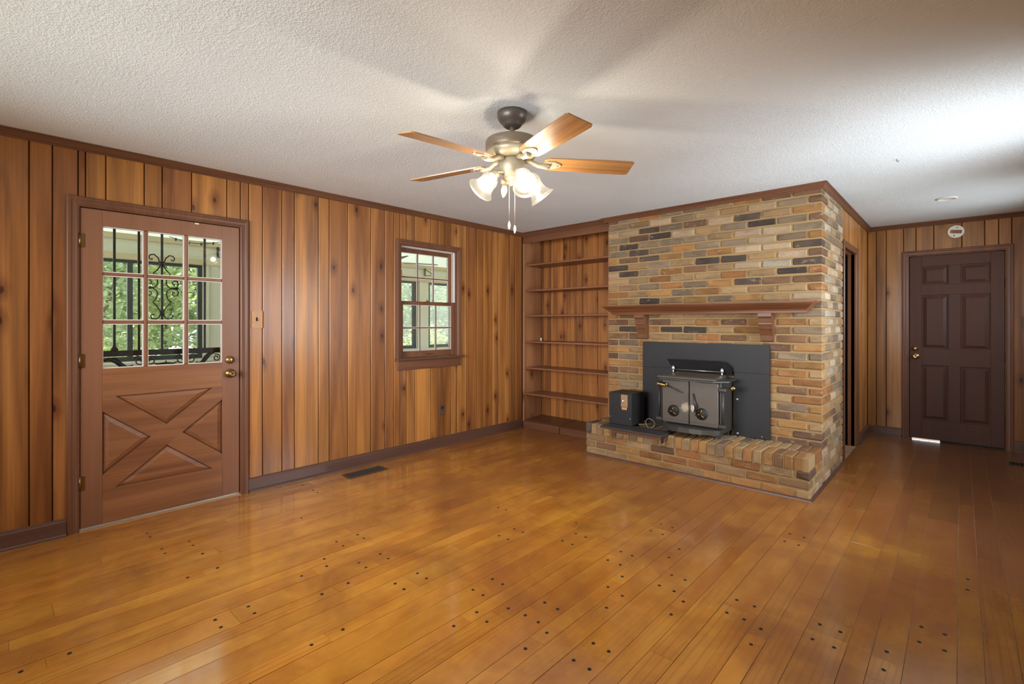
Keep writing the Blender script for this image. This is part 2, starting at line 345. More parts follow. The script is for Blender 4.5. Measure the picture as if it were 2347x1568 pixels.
def floormat():
    m, t, p = nodes('worn_pine_floor'); c = coords(t, None); geo = t.nodes.new('ShaderNodeNewGeometry')
    fine = noise(t, c((110, 3, 3)), 1, 5, .6, .3); broad = noise(t, c((5, 1.1, 1)), 1, 4, .55, 1.2)
    wv = N(t, 'ShaderNodeTexWave', Scale=1, Distortion=11, Detail=1.5, wave_type='BANDS', bands_direction='X'); wv.inputs['Detail Scale'].default_value = .5
    t.links.new(c((11, 1.3, 1)), wv.inputs['Vector'])
    col = mixc(t, 'MIX', ramp(t, broad, (.3, G(0)), (.7, G(1))), S(190, 122, 42), S(212, 152, 58))
    bl = noise(t, c((3.2, 2.4, 1)), 1, 5, .65, .4); col = mixc(t, 'MULTIPLY', .55, col, ramp(t, bl, (.34, (.62, .50, .44)), (.58, G(1))))
    wl_ = noise(t, c((2.2, .6, 1)), 1, 2)
    wm_ = N(t, 'ShaderNodeMath', operation='MULTIPLY'); t.links.new(ramp(t, wl_, (.50, G(0)), (.62, G(1))), wm_.inputs[0]); wm_.inputs[1].default_value = .30
    col = mixc(t, 'MULTIPLY', wm_.outputs[0], col, ramp(t, wv.outputs[0], (.0, G(.35)), (.30, G(1))))
    col = mixc(t, 'MULTIPLY', .12, col, ramp(t, fine, (.3, G(.5)), (.6, G(1))))
    oi = t.nodes.new('ShaderNodeObjectInfo'); col = mixc(t, 'MULTIPLY', 1, col, oi.outputs['Color'])
    wm = N(t, 'ShaderNodeVectorMath', operation='MULTIPLY'); t.links.new(geo.outputs['Position'], wm.inputs[0]); wm.inputs[1].default_value = (1.3, 1.3, 1)
    worn = noise(t, wm.outputs[0], 1, 5, .65, .5)
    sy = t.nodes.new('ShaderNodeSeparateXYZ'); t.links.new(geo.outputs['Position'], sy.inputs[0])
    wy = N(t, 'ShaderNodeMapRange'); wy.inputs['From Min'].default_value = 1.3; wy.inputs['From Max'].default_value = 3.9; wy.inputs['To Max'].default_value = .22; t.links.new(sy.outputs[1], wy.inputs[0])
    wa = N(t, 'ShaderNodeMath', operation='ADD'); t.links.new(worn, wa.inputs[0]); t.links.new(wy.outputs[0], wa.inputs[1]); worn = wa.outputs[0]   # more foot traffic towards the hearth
    wmask = ramp(t, worn, (.46, G(0)), (.72, G(.85)))
    col = mixc(t, 'MIX', wmask, col, mixc(t, 'MIX', .5, mixc(t, 'MULTIPLY', .7, col, S(172, 134, 112)), S(118, 72, 48)))
    w2 = N(t, 'ShaderNodeVectorMath', operation='MULTIPLY'); t.links.new(geo.outputs['Position'], w2.inputs[0]); w2.inputs[1].default_value = (9, 5, 1)
    sc2 = noise(t, w2.outputs[0], 1, 6, .75, .4)
    col = mixc(t, 'MIX', ramp(t, sc2, (.62, G(0)), (.86, G(.30))), col, S(190, 160, 130))
    t.links.new(col, p.inputs['Base Color'])
    rr = N(t, 'ShaderNodeMapRange'); rr.inputs['From Min'].default_value = .35; rr.inputs['From Max'].default_value = .85; rr.inputs['To Min'].default_value = .13; rr.inputs['To Max'].default_value = .42
    t.links.new(worn, rr.inputs[0]); t.links.new(rr.outputs[0], p.inputs['Roughness']); p.inputs['Specular IOR Level'].default_value = .5; cwt = N(t, 'ShaderNodeMapRange'); cwt.inputs['From Min'].default_value = .5; cwt.inputs['From Max'].default_value = .8; cwt.inputs['To Min'].default_value = .85; cwt.inputs['To Max'].default_value = .3; t.links.new(worn, cwt.inputs[0]); t.links.new(cwt.outputs[0], p.inputs['Coat Weight']); p.inputs['Coat Roughness'].default_value = .11; p.inputs['Coat IOR'].default_value = 1.95
    ad = N(t, 'ShaderNodeMath', operation='ADD'); t.links.new(fine, ad.inputs[0]); bump(t, p, fine, .03, .0005); return m
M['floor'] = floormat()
M['gapdust'] = plain('dusty_floor_gap', S(176, 140, 104), .9, 0, .9, 9)

# ------------------------------------------------------------------ dimensions
H = 2.433; YF = 4.54; YH = 4.091; YB = 4.585; XC = 3.236; X0 = 1.267; YR = 7.111; XS = 3.233; ZH = .313; XR = 4.9; YK = -1.0
# ------------------------------------------------------------------ floor
floor = build('floor', MB().box(-.02, XR+.1, YK-.1, YR+.2, -.05, -.0024), M['gapdust'], label='worn orange pine plank floor of the panelled room', cat='floor', kind='structure')
PER = .3268; rows = []
for k in range(-12, 5):
    b = 3.711+PER*k; rows += [(b, b+.0775, 0), (b+.0775, b+.1770, 1), (b+.1770, b+PER, 2)]
JO = {8: [.765], 12: [.777], 14: [1.495], 15: [.162], 16: [1.18], 17: [.758, 1.452], 18: [1.172], 20: [1.465, 2.213], 21: [.969], 23: [1.69, 2.42], 24: [1.44],
      25: [1.558], 26: [1.708, 2.398, 2.91], 27: [1.54, 2.16], 28: [2.003, 2.654], 29: [1.616, 2.346], 30: [2.155], 32: [2.338, 3.316], 33: [2.18], 37: [2.363], 38: [2.663], 39: [3.33]}
rf = random.Random(11); pegs = MB(); cache = {}
for i, (a, b, kind) in enumerate(rows):
    a = max(a, 0.0); b = min(b, XR)
    if b-a < .02: continue
    js = list(JO.get(i, [rf.uniform(.4, 2.6)]))
    y = js[0]
    while y > YK: y -= rf.uniform(1.2, 2.2); js.insert(0, y)
    y = js[-1]
    while y < YR: y += rf.uniform(1.0, 1.9); js.append(y)
    for y0, y1 in zip(js, js[1:]):
        y0 = max(y0, YK); y1 = min(y1, YR+.02)
        if y1-y0 < .05: continue
        if y0 > 4.12 and b < 3.25 and a > 1.33: continue            # under the hearth
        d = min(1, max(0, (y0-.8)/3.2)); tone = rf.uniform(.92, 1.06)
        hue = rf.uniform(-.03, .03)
        e_ = min(1, max(0, (a-3.35)/.7)); tone *= 1-.38*e_  # room's light falloff towards the right wall, put into plank colour
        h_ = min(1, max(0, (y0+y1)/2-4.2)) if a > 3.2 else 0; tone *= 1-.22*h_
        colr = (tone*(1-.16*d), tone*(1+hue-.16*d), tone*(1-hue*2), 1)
        dz = rf.uniform(-.0008, .0006)
        g = .0013; ge = .0006
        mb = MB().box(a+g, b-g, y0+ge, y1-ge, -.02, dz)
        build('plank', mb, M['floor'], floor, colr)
        for yy, s in ((y0, 1), (y1, -1)):
            if not any(abs(yy-q) < .002 for q in JO.get(i, [])) and (yy < 0 or yy > 2.6 or rf.random() < .8): continue
            for fr in ((.25, .75) if kind == 2 else (.46,)):
                cx_, cy_ = a+(b-a)*fr+rf.uniform(-.003, .003), yy+s*.068
                pegs.add([(cx_+.0075*math.cos(q*math.pi/4), cy_+.0075*math.sin(q*math.pi/4), .0012) for q in range(8)]+[(cx_+.008*math.cos(q*math.pi/4), cy_+.008*math.sin(q*math.pi/4), -.003) for q in range(8)],
                         [tuple(range(8))]+[(8+q, 8+(q+1) % 8, (q+1) % 8, q) for q in range(8)])
build('floor_pegs', pegs, M['hole'], floor, kind='stuff')

# ------------------------------------------------------------------ ceiling and plain walls behind the camera
build('ceiling', MB().box(-.1, XR+.1, YK-.1, YR+.2, H, H+.06), M['ceil'], label='white stippled ceiling with swirl texture', cat='ceiling', kind='structure')
wb = MB()
for x0, x1, z0, z1 in ((0, .8, 0, H), (3.2, XR, 0, H), (.8, 3.2, 0, .85), (.8, 3.2, 2.15, H)): wb.box(x0, x1, YK-.1, YK, z0, z1)
build('wall_back', wb, M['panel'], label='panelled wall behind the camera with a wide window opening', cat='wall', kind='structure')
wr = MB()
for y0, y1, z0, z1 in ((YK, 3.1, 0, H), (4.2, 5.4, 0, H), (6.4, YR, 0, H), (3.1, 4.2, 2.1, H), (3.1, 4.2, 0, .85), (5.4, 6.4, 2.12, H), (5.4, 6.4, 0, 1.3)): wr.box(XR, XR+.1, y0, y1, z0, z1)
build('wall_right', wr, M['panel'], label='panelled right wall with two window openings', cat='wall', kind='structure')

# ------------------------------------------------------------------ board walls
rb = random.Random(5)
def tone(lo=.74, hi=1.12):
    t = rb.uniform(lo, hi); h = rb.uniform(-.06, .05); return (t*(1-h*.3), t*(1+h), t*(1+h*1.4), 1)
wl = MB()
for y0, y1, z0, z1 in ((YK, .39, 0, H), (.39, 1.341, 2.055, H), (1.341, 2.77, 0, H), (2.77, 3.51, 0, .95), (2.77, 3.51, 2.1, H), (3.51, 5.0, 0, H)): wl.box(-.12, -.017, y0, y1, z0, z1)
wall_left = build('wall_left', wl, M['backing'], label='left wall of vertical knotty wood boards with door and window', cat='wall', kind='structure')
gro = [-1.0, -.86, -.72, -.56, -.41, -.25, -.09, .0, .182, .283, .435, .534, .735, .835, 1.011, 1.238, 1.39, 1.491, 1.641, 1.742, 1.945, 2.043, 2.216, 2.449, 2.599, 2.698, 2.847, 2.948, 3.151, 3.249, 3.422, 3.65, 3.806, 3.906, 4.055, 4.151, 4.357, 4.452, 4.578]
TL = {0.0: .88, .182: .74, .283: .82, .435: 1.02, .534: .98, .735: 1.05, .835: .84, 1.011: 1.06, 1.238: .9, 1.39: 1.05, 1.491: .92, 1.641: .98, 1.742: 1.12, 1.945: .98, 2.043: .82, 2.216: 1.06, 2.449: .9, 2.599: .95, 2.698: .86, 2.847: .92, 2.948: 1.05, 3.151: .85, 3.249: .8, 3.422: 1.02, 3.65: .78, 3.806: .84, 3.906: .86, 4.055: .95, 4.151: .98, 4.357: .78, 4.452: .74}
def board(parent, y0, y1, z0, z1, col, g=.0025):
    build('board', MB().cbox(-.016, 0, y0+g, y1-g, z0, z1, .004), M['panel'], parent, col)
for y0, y1 in zip(gro, gro[1:]):
    tn = TL.get(y0); c = tone() if tn is None else (.10+.92*tn**1.5, (.08+.92*tn**1.9)*rb.uniform(.97, 1.03), (.10+.86*tn**1.9)*rb.uniform(.9, 1.05), 1)
    spans = [(y0, y1, .02, H)]
    for oy0, oy1, oz0, oz1 in ((.40, 1.331, 0, 2.05), (2.772, 3.508, .95, 2.1)):
        new = []
        for a, b, z0, z1 in spans:
            if b <= oy0+.003 or a >= oy1-.003: new.append((a, b, z0, z1)); continue
            if a < oy0: new.append((a, oy0, max(z0, .02), z1))
            if b > oy1: new.append((oy1, b, max(z0, .02), z1))
            m0, m1 = max(a, oy0), min(b, oy1)
            if oz0 > z0+.05: new.append((m0, m1, z0, oz0))
            if oz1 < z1-.05: new.append((m0, m1, oz1, z1))
        spans = new
    for a, b, z0, z1 in spans:
        if b-a > .008: board(wall_left, a, b, z0, z1, c)
# hall end wall (Y = YR) with the six panel door, hall side wall (X = XS) with an opening
he = MB()
for x0, x1, z0, z1 in ((2.0, 3.60, 0, H), (3.60, 4.40, 2.075, H), (4.40, XR, 0, H)): he.box(x0, x1, YR+.017, YR+.12, z0, z1)
wall_hall = build('wall_hall_end', he, M['backing'], label='hall end wall of vertical wood boards around the dark six panel door', cat='wall', kind='structure')
gh = [3.233, 3.316, 3.41, 3.567, 3.676, 3.828, 4.057, 4.233, 4.336, 4.432, 4.56, 4.66, 4.80, 4.9]
for x0, x1 in zip(gh, gh[1:]):
    c = tone(.78, 1.0)
    for a, b, z0, z1 in ([(x0, x1, .02, H)] if x1 <= 3.57 or x0 >= 4.43 else [(x0, x1, 2.065, H)]):
        build('board', MB().cbox(a+.0025, b-.0025, YR, YR+.016, z0, z1, .004), M['panel'], wall_hall, c)
hs = MB()
for y0, y1, z0, z1 in ((5.46, 5.52, 0, H), (5.52, 6.27, 2.05, H), (6.27, YR+.1, 0, H)): hs.box(XS-.12, XS-.017, y0, y1, z0, z1)
wall_side = build('wall_hall_side', hs, M['backing'], label='hall side wall behind the brick chimney with a doorway', cat='wall', kind='structure')
build('room_beyond', MB().box(1.9, 2.0, 4.95, YR+.1, 0, H).box(1.9, 3.1, 5.30, 5.34, 0, H), M['panel'], wall_side)
for y0, y1, z0 in ((5.465, 5.52, .02), (5.52, 5.72, 2.06), (5.72, 5.88, 2.06), (5.88, 6.04, 2.06), (6.04, 6.27, 2.06), (6.27, 6.52, .02), (6.52, 6.72, .02), (6.72, 6.82, .02), (6.82, 6.97, .02), (6.97, YR, .02)):
    build('board', MB().cbox(XS-.016, XS, y0+.002, y1-.002, z0, H, .004), M['panel'], wall_side, (1.12, 1.12, 1.14, 1))  # lighter, cooler tint carries the daylight on these boards

# ------------------------------------------------------------------ crown and base mouldings
CP = [(0, -.050), (.006, -.050), (.009, -.045), (.009, -.040), (.014, -.037), (.018, -.028), (.026, -.018), (.030, -.014), (.030, -.010), (.036, -.008), (.036, 0), (0, 0)]
cpath = [(0, YK, H), (0, YB-.005, H), (X0-.03, YB-.005, H), (X0-.03, YF, H), (XC, YF, H), (XC, YR, H), (XR, YR, H)]
prof = [(-a, b) for a, b in CP]
names = ['left wall', 'bookcase top', 'bookcase return', 'chimney front', 'chimney side and hall', 'hall end wall']
for i, nm in enumerate(names):
    if i == 2: continue
    mb = MB().sweep(prof, cpath, (0, 0, 1), i if i != 3 else 2, i+1)
    build('trim_%d' % (i+1), mb, M['trimy'] if i in (0, 4) else M['trimx'], label='dark stained crown moulding along the '+nm, cat='moulding', kind='structure', color=(.95, .95, .95, 1))
BP = [(0, 0), (-.030, 0), (-.030, .008), (-.024, .017), (-.016, .020), (-.0155, .088), (-.011, .096), (-.011, .100), (-.004, .106), (0, .106)]
def baseboard(name, path, label):
    build(name, MB().sweep(BP, path, (0, 0, 1)), M['base'], label=label, cat='baseboard', kind='structure')
baseboard('baseboard_left', [(0, YK, 0), (0, .343, 0)], 'dark brown baseboard left of the half glass door')
baseboard('baseboard_left_far', [(0, 1.384, 0), (0, YB-.01, 0)], 'dark brown baseboard between the half glass door and the bookcase')
baseboard('baseboard_hall', [(XS, 6.352, 0), (XS, YR, 0), (3.551, YR, 0)], 'dark brown baseboard in the hall corner left of the six panel door')
baseboard('baseboard_hall_right', [(4.446, YR, 0), (XR, YR, 0)], 'dark brown baseboard right of the six panel door')
build('trim_7', MB().sweep([(0, 0), (-.02, 0), (-.018, .009), (-.010, .016), (0, .018)][::-1], [(1.286, 4.60, 0), (1.286, YH, 0), (XC, YH, 0), (XC, 5.47, 0)], (0, 0, 1), 1), M['base'],
      label='dark quarter round moulding along the foot of the brick hearth', cat='moulding', kind='structure')

# ------------------------------------------------------------------ casing profile and doors
CAS = [(0, 0), (0, .013), (.006, .017), (.020, .018), (.026, .014), (.040, .013), (.050, .010), (.056, .006), (.060, .006), (.060, 0)]   # a from outer edge inward
def casing(parent, pts, nrm, mat, flip=1):
    return build('casing', MB().sweep([(a*flip, b) for a, b in CAS], pts, nrm), mat, parent)
def hinge(parent, y, z, x=.004):
    h = build('hinge', MB().lathe([(.006, -.044), (.006, .044)], Matrix.Translation((x, y, z)), 10).box(x-.006, x-.003, y-.016, y+.022, z-.043, z+.043), M['agedbrass'], parent)
def knob_set(parent, pos, d, r=.026, mat=None, name='door_knob'):
    return build(name, MB().lathe([(.034, 0), (.034, .004), (.028, .009), (.013, .012), (.012, .030), (.022, .036), (r, .046), (r, .056), (.020, .064), (.009, .066), (.008, .063), (0, .063)], axis_m(pos, d), 24), mat or M['agedbrass'], parent)
def bolt(parent, pos, d):
    return build('deadbolt', MB().lathe([(.030, 0), (.030, .006), (.024, .014), (.016, .017), (.016, .026), (.012, .029), (0, .029)], axis_m(pos, d), 24), M['brass'], parent)

d1 = empty('door_1', (0, .866, 0), 'brown cross-buck entry door with nine glass panes in the left wall', 'door', kind='structure')
casing(d1, [(0, .345, 0), (0, .345, 2.097), (0, 1.386, 2.097), (0, 1.386, 0)], (1, 0, 0), M['trimz'], -1)
build('jamb', MB().box(-.12, -.002, .388, .404, 0, 2.05).box(-.12, -.002, 1.327, 1.343, 0, 2.05).box(-.12, -.002, .388, 1.343, 2.036, 2.054).box(-.075, -.055, .404, .425, 0, 2.036).box(-.075, -.055, 1.306, 1.327, 0, 2.036).box(-.075, -.055, .404, 1.327, 2.02, 2.036), M['trimz'], d1)
A, B = -.046, -.004                                  # slab back and face
sl = lambda n, y0, y1, z0, z1, mt, x1=B: build(n, MB().cbox(A, x1, y0, y1, z0, z1, .0015), mt, d1)
sl('stile', .409, .517, .016, 2.031, M['doorz']); sl('stile', 1.207, 1.322, .016, 2.031, M['doorz'])
sl('top_rail', .517, 1.207, 1.93, 2.031, M['doorz'])
sl('lock_rail', .517, 1.207, .83, 1.013, M['doory']); sl('bottom_rail', .517, 1.207, .016, .235, M['doory'])
for y0, y1 in ((.732, .754), (.966, .988)): build('muntin', MB().cbox(A+.006, B-.002, y0, y1, 1.013, 1.93, .005), M['doorz'], d1)
for z0, z1 in ((1.614, 1.634), (1.302, 1.324)):
    for y0, y1 in ((.517, .732), (.754, .966), (.988, 1.207)): build('muntin', MB().cbox(A+.006, B-.002, y0, y1, z0, z1, .005), M['doorz'], d1)
for y0, y1 in ((.517, .732), (.754, .966), (.988, 1.207)):
    for z0, z1 in ((1.013, 1.302), (1.324, 1.614), (1.634, 1.93)):
        pn = build('pane', MB().box(-.027, -.024, y0, y1, z0, z1), M['glass'], d1)
        bd = MB(); e = .0055
        for q in ((y0, y0+e, z0, z1), (y1-e, y1, z0, z1), (y0+e, y1-e, z0, z0+e), (y0+e, y1-e, z1-e, z1)): bd.box(-.036, -.014, *q)
        build('glazing_bead', bd, M['bead'], pn)
# cross-buck: recessed field, two braces, four bevelled triangular panels
R_ = [(.517, .235), (1.207, .235), (1.207, .83), (.517, .83)]; cy, cz, sl_, hw = .862, .534, .80, .072
def half(poly, s, up):                               # keep above (up) or below the line z = cz + s*(y-cy) +- hw
    return clip(poly, s, -1, s*cy-cz-hw) if up else clip(poly, -s, 1, -s*cy+cz-hw)
def strip(poly, s): return clip(clip(poly, s, -1, s*cy-cz+hw), -s, 1, -s*cy+cz+hw)
build('field', MB().box(A+.004, -.024, .517, 1.207, .235, .83), M['doorz'], d1)
build('brace', MB().prism(strip(R_, sl_), 'X', -.03, B), M['doory'], d1)
for up in (True, False): build('brace', MB().prism(half(strip(R_, -sl_), sl_, up), 'X', -.03, B-.0008), M['doory'], d1)
for u1 in (True, False):
    for u2 in (True, False):
        tri = half(half(R_, sl_, u1), -sl_, u2); i1, tri = inset(tri, .006); i2, _ = inset(tri, .032)
        build('triangular_panel', MB().prism(i1, 'X', -.024, -.019).prism(i1, 'X', -.019, -.009, i2), M['doory'], d1)
for z in (1.825, 1.068, .30): hinge(d1, .407, z)
bolt(d1, (B, 1.257, 1.029), (1, 0, 0)); knob_set(d1, (B, 1.26, .927), (1, 0, 0))
build('threshold', MB().box(-.11, .006, .404, 1.327, -.002, .008).box(-.05, -.012, .404, 1.327, .008, .014), M['alu'], d1)
build('sill_strip', MB().box(.006, .022, .404, 1.327, -.001, .006), M['tan'], d1)
build('wreath_hook', MB().cbox(B, .002, 1.03, 1.055, 2.018, 2.028, .001), M['white'], d1)

# wrought iron security door outside the entry door
def spiral(c, r, a0, turns, n=26, x=-.10, r1=.25):   # spiral curve in the YZ plane
    out = []
    for i in range(n+1):
        f = i/n; a = a0+turns*2*math.pi*f; rr = r*(1-f)+r*r1*f; out.append((x, c[0]+rr*math.cos(a), c[1]+rr*math.sin(a)))
    return out
sd = empty('iron_security_door', (-.10, .866, 0), 'black wrought iron security door with scrolls outside the glass of the entry door', 'door')
X_ = -.10
fr = MB().box(X_-.012, X_+.012, .425, .465, .02, 2.02).box(X_-.012, X_+.012, 1.265, 1.305, .02, 2.02).box(X_-.012, X_+.012, .465, 1.265, 1.985, 2.02).box(X_-.012, X_+.012, .465, 1.265, .02, .06)
build('frame', fr, M['iron'], sd)
build('rail', MB().cbox(X_-.012, X_+.012, .465, 1.265, 1.083, 1.122, .002), M['iron'], sd)
for y in (.59, .722, .853, .985, 1.117): build('bar', MB().cbox(X_-.007, X_+.007, y-.007, y+.007, 1.122, 1.985, .001), M['iron'], sd)
for s in (-1, 1):
    yc = .853; q = MB()
    top = [(X_, yc+s*.010, 1.725), (X_, yc+s*.022, 1.765), (X_, yc+s*.045, 1.787), (X_, yc+s*.066, 1.783), (X_, yc+s*.076, 1.768), (X_, yc+s*.070, 1.752), (X_, yc+s*.058, 1.750), (X_, yc+s*.056, 1.760)]
    q.tube(top, .0042, 6)
    q.tube([(X_, yc+s*.008, 1.725), (X_, yc+s*.014, 1.70), (X_, yc+s*.03, 1.675), (X_, yc+s*.05, 1.655), (X_, yc+s*.035, 1.635), (X_, yc+s*.026, 1.61), (X_, yc+s*.026, 1.585), (X_, yc+s*.036, 1.563), (X_, yc+s*.058, 1.551)], .0042, 6)
    q.tube([(X_, yc+s*.058, 1.556), (X_, yc+s*.088, 1.560), (X_, yc+s*.098, 1.58), (X_, yc+s*.092, 1.602), (X_, yc+s*.074, 1.608), (X_, yc+s*.060, 1.594), (X_, yc+s*.066, 1.580), (X_, yc+s*.077, 1.584)], .0042, 6)
    q.tube([(X_, yc+s*.058, 1.550), (X_, yc+s*.088, 1.546), (X_, yc+s*.099, 1.528), (X_, yc+s*.092, 1.504), (X_, yc+s*.074, 1.498), (X_, yc+s*.060, 1.510), (X_, yc+s*.064, 1.526), (X_, yc+s*.076, 1.522)], .0042, 6)
    q.tube([(X_, yc+s*.050, 1.549), (X_, yc+s*.032, 1.535), (X_, yc+s*.026, 1.51), (X_, yc+s*.034, 1.48), (X_, yc+s*.052, 1.452), (X_, yc+s*.03, 1.425), (X_, yc+s*.012, 1.395), (X_, yc+s*.008, 1.372)], .0042, 6)
    q.tube([(X_, yc+s*.008, 1.372), (X_, yc+s*.018, 1.345), (X_, yc+s*.038, 1.334), (X_, yc+s*.058, 1.340), (X_, yc+s*.066, 1.356), (X_, yc+s*.056, 1.369), (X_, yc+s*.044, 1.364)], .0042, 6)
    q.cbox(X_-.008, X_+.008, yc+s*.073-.026, yc+s*.073+.026, 1.547, 1.559, .003)
    build('scroll', q, M['iron'], sd)
for z in (1.725, 1.372): build('collar', MB().lathe([(.010, -.014), (.015, -.006), (.015, .006), (.010, .014)], Matrix.Translation((X_, .853, z)), 10), M['iron'], sd)
build('collar', MB().lathe([(.022, -.006), (.020, .008), (.012, .020), (.009, .030)], Matrix.Translation((X_, .59, 1.127)), 10), M['iron'], sd)
for c, s in ((.725, 1), (.965, 1), (.79, -1), (1.03, -1)):
    build('scroll', MB().tube(spiral((c, 1.045), .036, math.pi*.5+s*1.2, -s*1.55, 34, X_, .22), .0042, 6), M['iron'], sd)
build('scroll', MB().tube([(X_, .69, 1.02), (X_, .66, 1.005), (X_, .63, 1.02), (X_, .60, 1.05), (X_, .56, 1.065), (X_, .52, 1.055)], [.004, .012, .017, .018, .012, .006], 6).tube([(X_, .57, 1.06), (X_, .585, 1.075), (X_, .605, 1.068)], .005, 6), M['iron'], sd)
build('scroll', MB().tube([(X_, 1.06, 1.02), (X_, 1.085, 1.008), (X_, 1.105, 1.022), (X_, 1.125, 1.05), (X_, 1.15, 1.078), (X_, 1.18, 1.085)], [.004, .010, .015, .018, .014, .008], 6).tube(spiral((1.195, 1.045), .028, 2.0, -1.4, 24, X_), .0042, 6), M['iron'], sd)
build('leaf_spray', MB().tube([(X_, .80, 1.028), (X_, .83, 1.018), (X_, .877, 1.022), (X_, .92, 1.018), (X_, .945, 1.03)], [.003, .007, .011, .007, .003], 6).tube([(X_, .877, 1.02), (X_, .877, 1.043)], [.009, .002], 6), M['iron'], sd)
build('panel', MB().box(X_-.003, X_+.003, .465, 1.265, .06, 1.0), M['iron'], sd)

# ------------------------------------------------------------------ door_2: six panel door at the hall end
d2 = empty('door_2', (4.0, YR, 0), 'dark brown six panel door at the end of the hall', 'door', kind='structure')
casing(d2, [(4.446, YR, 0), (4.446, YR, 2.118), (3.553, YR, 2.118), (3.553, YR, 0)], (0, -1, 0), M['trimz'])
build('jamb', MB().box(3.60, 3.616, YR+.002, YR+.12, 0, 2.075).box(4.384, 4.40, YR+.002, YR+.12, 0, 2.075).box(3.60, 4.40, YR+.002, YR+.12, 2.058, 2.076).box(3.612, 3.64, YR+.05, YR+.07, 0, 2.06).box(4.36, 4.39, YR+.05, YR+.07, 0, 2.06).box(3.612, 4.39, YR+.05, YR+.07, 2.03, 2.06), M['trimz'], d2)
XA, XB, Y0, Y1 = 3.622, 4.381, YR+.006, YR+.048
sp = lambda n, x0, x1, z0, z1: build(n, MB().cbox(x0, x1, Y0, Y1, z0, z1, .0015), M['door2'], d2)
sp('stile', XA, 3.725, .016, 2.050); sp('stile', 4.278, XB, .016, 2.050)
for z0, z1 in ((1.938, 2.050), (1.618, 1.730), (.838, 1.022), (.016, .231)): sp('rail', 3.725, 4.278, z0, z1)
for z0, z1 in ((1.730, 1.938), (1.022, 1.618), (.231, .838)):
    sp('mullion', 3.950, 4.046, z0, z1)
    for x0, x1 in ((3.725, 3.950), (4.046, 4.278)):
        o = [(x0, z0), (x1, z0), (x1, z1), (x0, z1)]; i0, _ = inset(o, .014); i2, _ = inset(o, .044)
        build('raised_panel', MB().prism(o, 'Y', Y1-.01, Y0+.022).prism(i0, 'Y', Y0+.022, Y0+.019).prism(i0, 'Y', Y0+.019, Y0+.008, i2), M['door2'], d2)
bolt(d2, (3.670, Y0, 1.020), (0, -1, 0)); knob_set(d2, (3.674, Y0, .935), (0, -1, 0), mat=M['brass'])
for z in (1.72, .95, .3): build('hinge', MB().lathe([(.006, -.044), (.006, .044)], Matrix.Translation((4.385, YR+.002, z)), 10), M['hole'], d2)
build('door_sweep', MB().box(3.88, 4.381, Y0+.004, Y1, .001, .016), M['hole'], d2)  # added strip, blocks the daylight gap under the right part of the door

# doorway in the hall side wall
d3 = empty('door_3', (XS, 5.9, 0), 'open doorway with dark casing just behind the brick chimney', 'doorway', kind='structure')
casing(d3, [(XS, 5.462, 0), (XS, 5.462, 2.092), (XS, 6.348, 2.092), (XS, 6.348, 0)], (1, 0, 0), M['trimz'], -1)
build('jamb', MB().box(XS-.12, XS-.002, 5.505, 5.521, 0, 2.05).box(XS-.12, XS-.002, 6.270, 6.288, 0, 2.05).box(XS-.12, XS-.002, 5.505, 6.288, 2.034, 2.052).box(XS-.075, XS-.045, 6.262, 6.27, 0, 2.034).box(XS-.075, XS-.045, 5.521, 6.27, 2.026, 2.034), M['trimz'], d3, (1.5, 1.5, 1.5, 1))  # jamb colour lightened in place of bounced light that does not reach it

# ------------------------------------------------------------------ window_1: double hung window in the left wall
w1 = empty('window_1', (0, 3.14, .95), 'double hung window with twelve small panes in the left wall', 'window', kind='structure')
casing(w1, [(0, 2.722, .955), (0, 2.722, 2.133), (0, 3.556, 2.133), (0, 3.556, .955)], (1, 0, 0), M['trimz'], -1)
build('stool', MB().cbox(-.11, .045, 2.712, 3.588, .935, .957, .006), M['trimy'], w1)
build('apron', MB().cbox(0, .014, 2.736, 3.553, .842, .935, .003), M['trimy'], w1)
build('jamb', MB().box(-.13, 0, 2.768, 2.782, .957, 2.10).box(-.13, 0, 3.496, 3.510, .957, 2.10).box(-.13, 0, 2.768, 3.510, 2.075, 2.10), M['trimz'], w1)
build('jamb_liner', MB().box(-.125, -.062, 2.782, 2.788, .957, 2.075).box(-.125, -.062, 3.486, 3.496, .957, 2.075).box(-.050, -.026, 3.491, 3.496, 1.53, 2.075).box(-.125, -.062, 2.782, 3.496, 2.066, 2.075).box(-.050, -.026, 2.782, 3.496, 2.069, 2.075).box(-.125, -.06, 2.782, 3.496, .95, .957), M['white'], w1)
